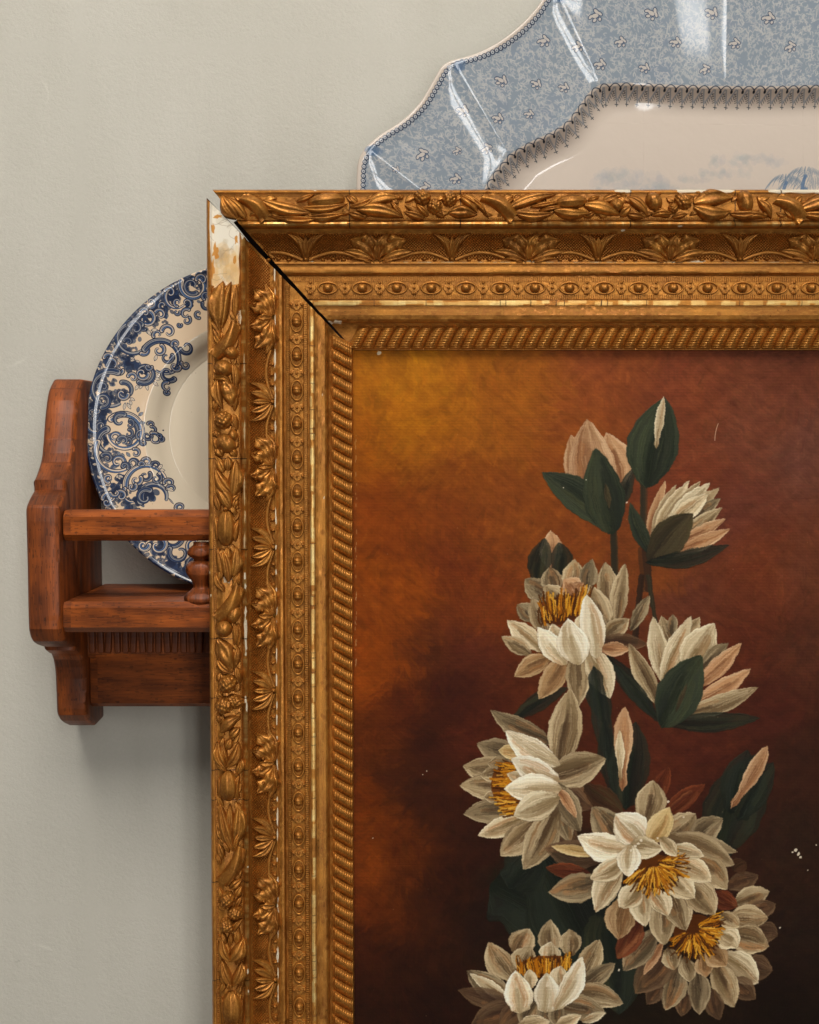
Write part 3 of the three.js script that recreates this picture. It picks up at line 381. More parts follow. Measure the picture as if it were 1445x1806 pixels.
    for (const [p, q, a, b] of [[380, 400, 3, 9], [384, 440, 6, 14], [378, 470, 5, 16], [388, 380, 8, 3], [420, 420, 3, 10], [418, 455, 3, 8], [386, 450, 5, 6]]) { c.fillStyle = rgb([196, 124, 34], 0.85); c.beginPath(); for (let j = 0; j < 12; j++) { const an = j / 12 * 6.283, s = 0.5 + R() * 0.8; const X = u(p + Math.cos(an) * a * s), Y = v(q + Math.sin(an) * b * s); j ? c.lineTo(X, Y) : c.moveTo(X, Y); } c.fill(); }
    c.restore();
    // gesso along the outer fillet and the inner bead of the cove
    for (const [p, q, a, b] of [[431, 411, 3.5, 9], [426, 555, 3.4, 14], [432, 1012, 2.4, 8], [433, 1075, 2.6, 10], [432.5, 1105, 3.2, 28], [433, 1135, 2.6, 12], [433, 1150, 2, 5], [432, 1232, 2.6, 9], [434, 1245, 1.8, 12], [434, 1535, 1.6, 2], [433, 1725, 1.8, 6], [434, 1762, 1.4, 4], [433, 640, 1.6, 20], [433, 760, 1.6, 26], [432, 860, 1.6, 30], [433, 905, 1.4, 12], [432, 950, 1.8, 18], [433, 1030, 2, 6]]) chip(p, q, a, b, q > 620 && q < 960 ? 0.5 : 0.95);
    for (let q = 470; q < 1806; q += 6 + R() * 44) chip(487.3 + (R() - 0.5), q, 1 + R() * 1.3, 3 + R() * 16, 0.85);
    for (const q of [1585, 1600, 1655, 1710, 1716]) chip(486.5, q, 2.6, 9 + R() * 7);
    for (const [p, q, a, b] of [[401, 1018, 9, 8], [417, 1026, 7, 9], [420, 1020, 5, 7], [412, 1068, 7, 5], [370, 1006, 1.6, 3], [372, 1046, 1.2, 3], [570, 690, 1, 3], [572, 875, 1.4, 3]]) chip(p, q, a, b, 0.8);
    // breaks across the composition
    for (const q of [637, 804, 965, 1124, 1230, 1360, 1414, 1563, 1742]) { for (let j = 0; j < 3; j++) { c.strokeStyle = rgb([34, 14, 4], 0.75); c.lineWidth = 1; c.beginPath(); for (let p = 369; p < 440; p += 4) { const y = v(q + (R() - 0.5) * 1.6); p > 369 ? c.lineTo(u(p), y) : c.moveTo(u(p), y); } c.stroke(); } }
  } else {
    for (const [p, q, a, b] of [[336.5, 1090, 4.4, 12], [336.5, 1102, 4.6, 9], [336.5, 1208, 4.8, 26], [336.5, 1238, 4.6, 14], [336.5, 1274, 4.8, 20], [336.5, 1370, 5, 22], [336.5, 1410, 5, 34], [336.5, 1440, 5, 20], [399, 1194, 1.8, 6], [406, 1098, 2.5, 4], [399, 1441, 2.6, 2], [336, 555, 1.4, 3], [461, 1232, 1.8, 18], [461, 938, 1.4, 10], [461, 545, 1.4, 5]]) chip(p, q, a, b, 0.95);
    for (let i = 0; i < 60; i++) { const q = 700 + R() * 745; chip(462.5, q, 0.8 + R() * 0.7, 2 + R() * 7, 0.25); }
    for (const [a, b] of [[574, 570], [590, 568]]) chip(b, a, 4, 10, 0.9);
    for (const q of [615, 809, 1107, 1290, 1370]) for (let j = 0; j < 3; j++) { c.strokeStyle = rgb([28, 12, 4], 0.8); c.lineWidth = 1; c.beginPath(); for (let p = 335; p < 404; p += 4) { const y = v(q + (R() - 0.5) * 2); p > 335 ? c.lineTo(u(p), y) : c.moveTo(u(p), y); } c.stroke(); }
  }
  const map = tex(col, true, THREE.RepeatWrapping), mr = tex(met, false, THREE.RepeatWrapping);
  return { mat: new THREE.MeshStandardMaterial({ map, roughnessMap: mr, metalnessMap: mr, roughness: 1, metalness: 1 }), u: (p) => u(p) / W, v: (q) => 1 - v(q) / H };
}
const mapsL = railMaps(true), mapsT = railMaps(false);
const goldTile = (seed, lift) => paint(512, 512, (x, y) => { const n = fbm(x / 32, y / 32, 4, seed, 16), n2 = fbm(x / 4, y / 4, 2, seed + 9, 128); let k = mixc(GOLD_D, GOLD, clamp(0.1 + 1.1 * n, 0, 1)); k = mixc(k, GOLD_L, clamp((n2 - 0.45) * 1.1, 0, 0.45) + lift); return [k[0], k[1], k[2]]; }, true);
const goldRough = paint(512, 512, (x, y) => { const n = fbm(x / 16, y / 16, 4, 71, 32); return [0, 118 + 90 * (n - 0.5), 160]; }, false);
const goldBump = paint(512, 512, (x, y) => { const n = fbm(x / 8, y / 8, 3, 41, 64) * 255; return [n, n, n]; }, false);
const goldMat = new THREE.MeshStandardMaterial({ map: goldTile(13, 0), roughnessMap: goldRough, metalnessMap: goldRough, roughness: 0.98, metalness: 1, bumpMap: goldBump, bumpScale: 0.00018 });
const ropeMat = new THREE.MeshStandardMaterial({ map: goldTile(29, 0.34), roughnessMap: goldRough, metalnessMap: goldRough, roughness: 0.85, metalness: 1 });
const darkWood = new THREE.MeshStandardMaterial({ map: wB.map, color: 0x3a2a20, roughness: 0.9 });
const gessoMat = new THREE.MeshStandardMaterial({ color: 0xe2d8c4, roughness: 0.85 });

const frame = thing('picture_frame', 'ornate antique gilt picture frame with fruit garland moulding and open cracked corner', 'picture frame');
function railGeo(kind) {                                  // 'L', 'T' as seen; 'R', 'B' close the rectangle out of view
  const left = kind === 'L' || kind === 'R', sec = left ? SEC_L : SEC_T, n = sec.length, rows = kind === 'L' || kind === 'T' ? 120 : 2, R = (i, j) => (kind === 'L' || kind === 'T' ? (fbm(j / 5, i / 7, 2, left ? 5 : 6) - 0.5) * 0.0004 : 0);
  const pos = [], uv = [], idx = [];
  for (let j = 0; j <= rows; j++) for (let i = 0; i < n; i++) {
    const [p, zz] = sec[i], z = zz / 1000, f = j / rows; let q, U, V;
    if (left) {
      const a = surfXL(p, z), y0 = P(p, miterL(p), z).y, y1 = Y_BOT + (kind === 'L' ? (a - surfXL(369, 0)) : (a - surfXL(369, 0)));
      q = V3(kind === 'L' ? a : X_OUT_R - (a - surfXL(369, 0)), lerp(y0, y1, f), z + R(i, j));
      U = mapsL.u(p); V = mapsL.v(345 + (surfYtop - q.y) / 0.0004);
    } else {
      const b = P(XREF, p, z).y, x0 = P(miterT(p), 480, z).x, d = P(XREF, 334.5, 0).y - b, x1 = X_OUT_R - d;
      q = V3(lerp(x0, x1, f), kind === 'T' ? b : Y_BOT + d, z + R(i, j));
      U = mapsT.u(p); V = mapsT.v(377 + (q.x - xTL) / 0.0004);
    }
    pos.push(q.x, q.y, q.z); uv.push(U, V);
  }
  const flip = kind === 'T' || kind === 'R';
  for (let j = 0; j < rows; j++) for (let i = 0; i < n - 1; i++) { const a = j * n + i, b = a + 1, c = a + n, d = c + 1; flip ? idx.push(a, b, c, b, d, c) : idx.push(a, c, b, b, c, d); }
  // back and end caps
  for (let j = 0; j < rows; j++) { const a = j * n, b = j * n + n - 1, c = a + n, d = b + n; idx.push(a, b, c, b, d, c); }
  const g = new THREE.BufferGeometry(); g.setAttribute('position', new THREE.Float32BufferAttribute(pos, 3)); g.setAttribute('uv', new THREE.Float32BufferAttribute(uv, 2)); g.setIndex(idx);
  return toCreasedNormals(g, 0.75);
}
const surfXL = (p, z) => P(p, YREF, z).x, surfYtop = P(370, 345, 0).y, xTL = P(377, 480, 0).x;
function capGeo(left) {                                   // the sawn mitre face, bare old wood
  const sec = left ? SEC_L : SEC_T, s = []; for (const [p, zz] of sec) { const z = zz / 1000; s.push(left ? V3(surfXL(p, z), P(p, miterL(p), z).y, z) : V3(P(miterT(p), 480, z).x, P(XREF, p, z).y, z)); }
  const o = s[0], e = s[s.length - 1], ax = e.clone().sub(o).setZ(0).normalize(), sh = new THREE.Shape(s.map((q) => new THREE.Vector2((q.x - o.x) * ax.x + (q.y - o.y) * ax.y, q.z)));
  const g = new THREE.ShapeGeometry(sh), p = g.attributes.position; for (let i = 0; i < p.count; i++) { const d = p.getX(i), z = p.getY(i); p.setXYZ(i, o.x + ax.x * d, o.y + ax.y * d, z); } g.computeVertexNormals(); return g;
}
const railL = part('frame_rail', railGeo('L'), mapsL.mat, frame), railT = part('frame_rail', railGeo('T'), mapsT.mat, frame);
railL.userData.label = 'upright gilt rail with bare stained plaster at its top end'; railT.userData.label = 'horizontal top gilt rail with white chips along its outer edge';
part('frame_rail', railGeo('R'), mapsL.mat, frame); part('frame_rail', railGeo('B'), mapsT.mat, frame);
part('mitre_face', capGeo(true), darkWood, railL); part('mitre_face', capGeo(false), darkWood, railT);
{ // corner block and spline in the open mitre
  const pts = [[412, 392], [430, 380], [640, 600], [600, 630]].map(([a, b]) => P(a, b, -0.034)), s = new THREE.Shape(pts.map((q) => new THREE.Vector2(q.x, q.y)));
  const g = new THREE.ExtrudeGeometry(s, { depth: 0.006, bevelEnabled: false }); g.translate(0, 0, -0.0405); part('corner_key', g, darkWood, frame);
}
// --- ornament builders; positions are photo pixels on the rail
const surfOf = (rail) => (rail === railL ? surfL : surfT);
function leafGeo(rail, x0, y0, x1, y1, w, h, o = {}) {
  const { bend = 0, crease = 0.4, tip = 0, blunt = 0.8, veins = 0, lobes = 0, base = 0.25, nu = 10, nv = 14 } = o, sf = surfOf(rail), dx = x1 - x0, dy = y1 - y0, L = Math.hypot(dx, dy), px = -dy / L, py = dx / L;
  return grid(nu, nv, (u, t) => {
    const q = u * 2 - 1, hw = w / 2 * Math.max(t < 0.5 ? base * (1 - t * 2) : 0, Math.pow(Math.sin(Math.PI * Math.pow(clamp(t, 0.001, 0.999), blunt)), 0.8)), b = bend * Math.sin(Math.PI * t), lb = lobes ? 1 + 0.2 * Math.sin(t * lobes * 6.283 + (q > 0 ? 1 : 0)) * Math.min(1, Math.abs(q) * 1.5) : 1, bx = x0 + dx * t + px * (b + q * hw * lb), by = y0 + dy * t + py * (b + q * hw * lb);
    const dome = Math.pow(Math.max(0, 1 - q * q), 0.55), body = 0.45 + 0.55 * Math.sin(Math.PI * clamp(t * 0.92 + 0.06, 0, 1));
    let z = h * dome * body * (1 - crease * Math.exp(-((q / 0.2) ** 2))) + tip * h * t * t * (1 - q * q);
    if (veins) z += h * 0.1 * Math.sin(t * veins * 6.283 + Math.abs(q) * 3) * (1 - q * q);
    if (Math.abs(q) > 0.999) z = -0.0012;
    return sf(bx, by, z);
  }, (u, t, p) => [p.x * 9 + x0 * 0.013, p.y * 9 + y0 * 0.017]);
}
const leafPart = (rail, x0, y0, x1, y1, w, h, o) => part('leaf', leafGeo(rail, x0, y0, x1, y1, w * 1.22, h * 1.05, o), goldMat, rail);
function ribbonGeo(rail, x0, y0, x1, y1, w, h, bend = 0) {
  const sf = surfOf(rail), dx = x1 - x0, dy = y1 - y0, L = Math.hypot(dx, dy), px = -dy / L, py = dx / L;
  return grid(12, 12, (u, t) => { const q = u * 2 - 1, b = bend * Math.sin(Math.PI * t), ww = w / 2 * (0.92 + 0.1 * Math.sin(t * 5)); const z = Math.abs(q) > 0.999 ? -0.001 : h * Math.pow(Math.max(0, 1 - q * q), 0.42) * (0.55 + 0.45 * Math.sin(Math.PI * clamp(t, 0.02, 0.98))) + h * 0.12 * Math.sin(q * 4 + t * 3); return sf(x0 + dx * t + px * (b + q * ww), y0 + dy * t + py * (b + q * ww), z); }, (u, t, p) => [p.x * 9, p.y * 9]);
}
// shared solids, unit radius
const sphereUV = (g, k = 0.12) => { const p = g.attributes.position, uv = new Float32Array(p.count * 2); for (let i = 0; i < p.count; i++) { uv[2 * i] = p.getX(i) * k + 0.5; uv[2 * i + 1] = p.getY(i) * k + 0.5; } g.setAttribute('uv', new THREE.BufferAttribute(uv, 2)); return g; };
function solid(fn, a = 32, b = 20) { const g = mergeVertices(new THREE.SphereGeometry(1, a, b).deleteAttribute('uv').deleteAttribute('normal')), p = g.attributes.position, v = V3(0, 0, 0); for (let i = 0; i < p.count; i++) { v.fromBufferAttribute(p, i); const s = fn(v.clone()); v.multiplyScalar(s); p.setXYZ(i, v.x, v.y, v.z); } g.computeVertexNormals(); return sphereUV(g); }
const fib = [...Array(46)].map((_, i) => { const y = 1 - 2 * (i + 0.5) / 46, r = Math.sqrt(1 - y * y), a = i * 2.39996; return V3(Math.cos(a) * r, y, Math.sin(a) * r); });
const berryG = solid((v) => { let m = 0; for (const f of fib) m = Math.max(m, v.dot(f)); return 0.82 + 0.24 * sstep(0.93, 1, m); }, 48, 32);
const podG = solid((v) => { const a = Math.atan2(v.x, v.z), r = Math.hypot(v.x, v.z); return 1 - 0.075 * Math.pow(Math.abs(Math.sin(a * 4)), 0.5) * r + 0.03 * v.y; }, 48, 20);
const fruitG = solid((v) => 1 - 0.14 * Math.exp(-((v.x / 0.13) ** 2)) * Math.max(0, v.z) + 0.02 * Math.sin(v.y * 9 + v.x * 5));
const beadG = solid((v) => 1 - 0.13 * Math.exp(-((v.y / 0.1) ** 2)), 28, 20);
const dotG = solid(() => 1, 14, 10);
function lump(rail, name, geo, x, y, rx, ry, rz, ang = 0, lift = 0) { const m = part(name, geo, goldMat, rail), q = surfOf(rail)(x, y, lift); m.position.copy(q); m.scale.set(rx * 0.0004, ry * 0.0004, rz); m.rotation.z = -ang; return m; }
const lt = (x, y) => [y, x];
// --- garland, left rail (crops of the photo, read downwards)
{
  const L = (...a) => leafPart(railL, ...a), r = railL, H = 0.0062;
  // top group
  L(382, 570, 378, 503, 20, 0.004, { bend: 3 }); L(389, 578, 398, 496, 33, 0.0072, { bend: -6, crease: 0.22, blunt: 0.95 }); L(394, 578, 412, 497, 24, 0.0055, { bend: -7 }); L(418, 560, 421, 503, 12, 0.004); L(392, 588, 376, 560, 14, 0.004); L(388, 604, 379, 578, 14, 0.004, { bend: 3 });
  part('ribbon', ribbonGeo(r, 380, 628, 420, 572, 30, 0.0066, 7), goldMat, r);
  lump(r, 'fruit', fruitG, 410, 622, 14, 12, 0.0075, 0.5); lump(r, 'fruit', fruitG, 397, 650, 17, 15, 0.0092, 0.2);
  L(380, 668, 411, 680, 14, 0.005, { bend: -8 }); L(414, 640, 416, 692, 15, 0.005, { bend: -4 }); L(385, 670, 396, 722, 18, 0.0055, { bend: 6 }); L(398, 672, 412, 718, 28, 0.0066, { bend: -4, crease: 0.25, veins: 3 }); L(418, 690, 416, 726, 12, 0.004); L(384, 700, 382, 728, 12, 0.004);
  lump(r, 'berry', berryG, 397, 741, 16, 16, 0.0095); L(414, 730, 420, 760, 11, 0.004); L(384, 760, 378, 770, 10, 0.003);
  lump(r, 'fruit', fruitG, 401, 782, 19, 16, 0.0085, 0.7); lump(r, 'fruit', dotG, 413, 768, 9, 11, 0.006); L(386, 790, 395, 806, 16, 0.005); L(408, 792, 420, 806, 14, 0.005); L(383, 772, 384, 796, 10, 0.004);
  // lily leaves and bud
  L(396, 834, 386, 808, 14, 0.004); L(404, 830, 404, 805, 18, 0.0045); L(412, 876, 418, 810, 24, 0.0066, { bend: 3, crease: 0.3 }); L(413, 874, 382, 826, 22, 0.0066, { bend: -5, crease: 0.5 }); L(408, 898, 384, 858, 22, 0.0062, { bend: 3 }); L(411, 884, 424, 872, 12, 0.005); L(388, 900, 381, 872, 12, 0.004); L(414, 898, 420, 876, 12, 0.005);
  lump(r, 'seed_pod', podG, 400, 932, 18, 33, 0.0094, 0.02); L(416, 955, 423, 915, 11, 0.005, { bend: -3 }); L(384, 955, 382, 918, 9, 0.0045, { bend: 2 }); L(400, 902, 400, 892, 9, 0.006);
  L(392, 1012, 384, 966, 15, 0.005, { bend: 2 }); L(404, 1026, 392, 966, 20, 0.0064, { bend: 4, crease: 0.5 }); L(413, 1016, 418, 964, 22, 0.006, { bend: 3, crease: 0.3 }); L(400, 994, 402, 964, 18, 0.0045); L(391, 1040, 380, 1010, 13, 0.0045, { bend: -2 }); L(396, 1044, 384, 1024, 10, 0.004); L(420, 1034, 424, 1008, 8, 0.005);
  part('ribbon', ribbonGeo(r, 384, 1092, 423, 1032, 29, 0.0068, 7), goldMat, r);
  lump(r, 'fruit', fruitG, 412, 1084, 12, 17, 0.0074, 0.4); lump(r, 'fruit', fruitG, 395, 1108, 15, 16, 0.009, 0.3); L(414, 1098, 412, 1140, 12, 0.0055, { bend: -4 }); L(420, 1098, 419, 1142, 9, 0.0045, { bend: -3 });
  L(384, 1126, 410, 1186, 27, 0.0068, { bend: -3, crease: 0.25, veins: 2 }); L(384, 1128, 386, 1170, 15, 0.005, { bend: -2 }); L(383, 1164, 410, 1186, 14, 0.005, { bend: 4 }); L(420, 1142, 416, 1176, 13, 0.005); L(388, 1186, 388, 1206, 14, 0.0045); L(416, 1176, 424, 1204, 13, 0.005);
  lump(r, 'berry', berryG, 401, 1205, 16, 17, 0.0095, 0.4); lump(r, 'berry', berryG, 396, 1243, 15, 17, 0.0092, 1.2); lump(r, 'berry', berryG, 414, 1236, 12, 16, 0.0078, 2); L(386, 1222, 390, 1208, 10, 0.004); L(384, 1258, 388, 1276, 10, 0.004);
  L(388, 1290, 422, 1262, 20, 0.0066, { bend: -3, crease: 0.2 }); L(404, 1300, 422, 1282, 16, 0.005); L(399, 1322, 407, 1300, 14, 0.006);
  L(396, 1354, 383, 1306, 19, 0.0064, { bend: -6, crease: 0.5 }); L(399, 1346, 392, 1304, 12, 0.005, { bend: -3 }); L(399, 1352, 420, 1308, 20, 0.0066, { bend: 7, crease: 0.45 }); L(416, 1366, 424, 1334, 14, 0.005, { bend: 3 }); L(397, 1360, 382, 1338, 10, 0.0045);
  lump(r, 'seed_pod', podG, 401, 1386, 18, 28, 0.0092, -0.04); L(416, 1410, 421, 1364, 13, 0.0055, { bend: -4 }); L(386, 1408, 384, 1370, 12, 0.005, { bend: 3 });
  L(394, 1490, 384, 1412, 16, 0.0055, { bend: 3 }); L(409, 1500, 386, 1414, 19, 0.0066, { bend: -3, crease: 0.5 }); L(413, 1488, 420, 1414, 24, 0.0062, { bend: 4, crease: 0.35 }); L(402, 1476, 404, 1416, 16, 0.0045); L(402, 1502, 391, 1480, 9, 0.006); L(390, 1514, 382, 1484, 13, 0.0045); L(386, 1524, 380, 1502, 9, 0.004); L(412, 1500, 424, 1462, 10, 0.006, { bend: -3 });
  part('ribbon', ribbonGeo(r, 387, 1556, 424, 1492, 28, 0.0068, 8), goldMat, r);
  L(396, 1562, 422, 1528, 14, 0.006, { bend: -3 }); L(402, 1566, 425, 1548, 15, 0.006); L(404, 1556, 402, 1542, 9, 0.005); L(412, 1580, 424, 1560, 14, 0.005);
  lump(r, 'berry', berryG, 398, 1585, 13, 15, 0.0086, 0.3); lump(r, 'berry', berryG, 412, 1608, 13, 14, 0.0086, 1.4); lump(r, 'berry', berryG, 398, 1631, 13, 14, 0.0086, 2.2); L(412, 1600, 424, 1578, 10, 0.005); L(408, 1640, 427, 1618, 12, 0.0055, { bend: -3 }); L(388, 1644, 396, 1664, 9, 0.005); L(414, 1664, 416, 1636, 14, 0.0045); L(402, 1668, 404, 1642, 10, 0.004);
  L(402, 1694, 388, 1650, 18, 0.0066, { bend: -6, crease: 0.4 }); L(403, 1694, 427, 1652, 24, 0.0068, { bend: 6, crease: 0.25 }); L(398, 1688, 396, 1660, 12, 0.005); L(412, 1700, 424, 1672, 12, 0.005);
  L(404, 1738, 387, 1690, 17, 0.0066, { bend: -3, crease: 0.5 }); L(408, 1736, 424, 1694, 21, 0.0062, { bend: 5, crease: 0.3 }); L(392, 1736, 385, 1712, 10, 0.0045); L(420, 1744, 425, 1716, 10, 0.0045); L(400, 1744, 402, 1728, 12, 0.005);
  lump(r, 'seed_pod', podG, 405, 1778, 20, 32, 0.0094, -0.03); L(420, 1810, 425, 1760, 12, 0.005, { bend: -3 }); L(388, 1808, 386, 1756, 10, 0.0045, { bend: 3 });
  for (let q = 1818; q < 2000; q += 62) { L(398, q + 60, 386, q, 18, 0.006, { bend: -4 }); L(404, q + 60, 420, q, 20, 0.006, { bend: 4 }); }
  { // small sprays that fill the ground behind the larger pieces
    const F = rng(515);
    for (let q = 512; q < 1815; q += 9 + F() * 5) { const sd = F() < 0.5 ? -1 : 1, x0 = 402 + sd * (6 + F() * 6), x1 = 402 + sd * (17 + F() * 5), dy = (F() < 0.5 ? -1 : 1) * (12 + F() * 12); leafPart(railL, x0, q, x1, q + dy, 7 + F() * 5, 0.0026 + F() * 0.0014, { bend: sd * 2, nu: 6, nv: 8 }); }
    for (let q = 432; q < 1460; q += 9 + F() * 5) { const sd = F() < 0.5 ? -1 : 1, y0 = 365 + sd * (6 + F() * 5), y1 = 365 + sd * (15 + F() * 5), dx = (F() < 0.5 ? -1 : 1) * (12 + F() * 12); leafPart(railT, q, y0, q + dx, y1, 7 + F() * 5, 0.0026 + F() * 0.0014, { bend: sd * 2, nu: 6, nv: 8 }); }
  }
  // garland, top rail (read from the corner to the right)
  const T = (x0, y0, x1, y1, w, h, o) => leafPart(railT, x0, y0, x1, y1, w, h, o), t = railT; void H;
  T(420, 386, 392, 344, 24, 0.0058, { bend: -4, crease: 0.5 }); T(436, 388, 398, 346, 16, 0.005, { bend: 3 });
  part('ribbon', ribbonGeo(t, 470, 386, 428, 348, 31, 0.0068, 7), goldMat, t);
  T(546, 376, 458, 352, 24, 0.0068, { bend: -6, crease: 0.3, blunt: 0.85 }); T(548, 378, 464, 370, 17, 0.0062, { bend: 4, crease: 0.4 }); T(562, 386, 474, 382, 11, 0.005, { bend: -3 }); T(524, 356, 556, 343, 10, 0.005);
  lump(t, 'seed_pod', podG, 575, 355, 15, 33, 0.009, 1.45); T(536, 368, 614, 360, 16, 0.0066, { bend: 5 }); T(544, 384, 612, 376, 14, 0.0058, { bend: 3 }); T(584, 384, 560, 372, 12, 0.005);
  T(618, 366, 666, 344, 13, 0.006, { bend: 5, crease: 0.5 }); T(632, 360, 614, 344, 12, 0.004); T(644, 362, 706, 350, 20, 0.0062, { bend: -6, crease: 0.3 }); T(630, 370, 712, 384, 24, 0.0068, { bend: -6, crease: 0.3 }); T(616, 376, 646, 386, 13, 0.005); T(690, 356, 712, 384, 9, 0.005); T(704, 352, 712, 344, 8, 0.004);
  T(748, 386, 712, 374, 14, 0.005); T(742, 378, 714, 362, 12, 0.004, { crease: 0.1 });
  lump(t, 'berry', berryG, 745, 349, 15, 14, 0.0086, 0.4); lump(t, 'berry', berryG, 767, 365, 14, 13, 0.0088, 1.3); lump(t, 'berry', berryG, 793, 352, 14, 13, 0.0086, 2.1); T(756, 382, 734, 360, 12, 0.005); T(784, 384, 764, 372, 10, 0.005);
  T(792, 376, 842, 380, 22, 0.0062, { bend: -4, veins: 2 }); T(812, 346, 842, 376, 20, 0.006, { bend: -5 }); T(812, 344, 862, 386, 11, 0.0066, { bend: -7 });
  part('ribbon', ribbonGeo(t, 906, 386, 852, 346, 30, 0.007, 7), goldMat, t);
  T(886, 362, 906, 350, 10, 0.005); T(892, 370, 980, 344, 19, 0.0068, { bend: -5, crease: 0.3 }); T(906, 376, 978, 376, 17, 0.0066, { bend: 6, crease: 0.35 }); T(936, 366, 990, 356, 10, 0.006); T(950, 372, 996, 364, 9, 0.005);
  lump(t, 'seed_pod', podG, 1006, 357, 13, 28, 0.0086, 1.5); T(976, 372, 1040, 376, 20, 0.0066, { bend: 4, crease: 0.15 }); T(1030, 362, 1092, 380, 24, 0.0068, { bend: -4, crease: 0.25 }); T(1036, 354, 1056, 347, 9, 0.005); T(1060, 356, 1094, 344, 14, 0.005); T(1030, 384, 1050, 374, 10, 0.005);
  lump(t, 'fruit', fruitG, 1086, 362, 13, 12, 0.0075, 0.3); T(1098, 346, 1080, 344, 10, 0.004); T(1092, 382, 1112, 364, 16, 0.006);
  T(1106, 348, 1142, 382, 18, 0.0062, { bend: -4 }); T(1104, 378, 1136, 384, 15, 0.006); lump(t, 'fruit', fruitG, 1152, 356, 17, 14, 0.0088, 1); T(1140, 352, 1166, 342, 9, 0.005); T(1148, 380, 1186, 378, 12, 0.0055, { bend: -3 }); T(1180, 382, 1150, 368, 14, 0.005);
  lump(t, 'berry', berryG, 1203, 356, 16, 13, 0.008, 0.6); T(1184, 384, 1212, 378, 10, 0.005); lump(t, 'berry', berryG, 1186, 368, 9, 9, 0.006);
  T(1222, 358, 1290, 350, 28, 0.0068, { bend: -5, crease: 0.2 }); T(1222, 366, 1286, 374, 26, 0.0072, { bend: 8, crease: 0.2 }); T(1262, 384, 1288, 372, 12, 0.005);
  lump(t, 'fruit', fruitG, 1312, 356, 21, 14, 0.0088, 1.3); T(1286, 378, 1338, 372, 16, 0.0066, { bend: 5 }); T(1336, 354, 1358, 386, 16, 0.0062, { bend: -4 }); T(1306, 384, 1352, 384, 14, 0.006, { bend: -4 });
  part('ribbon', ribbonGeo(t, 1414, 388, 1368, 350, 32, 0.007, 7), goldMat, t);
  T(1398, 360, 1412, 346, 14, 0.005); T(1402, 372, 1500, 348, 24, 0.0068, { bend: -5, crease: 0.3 }); T(1412, 378, 1500, 378, 17, 0.0064, { bend: 4 });
  lump(t, 'seed_pod', podG, 1530, 362, 15, 30, 0.009, 1.5); for (let q = 1570; q < 1690; q += 62) { T(q, 374, q + 58, 352, 20, 0.006, { bend: -4 }); T(q, 366, q + 56, 378, 18, 0.006, { bend: 4 }); }
}
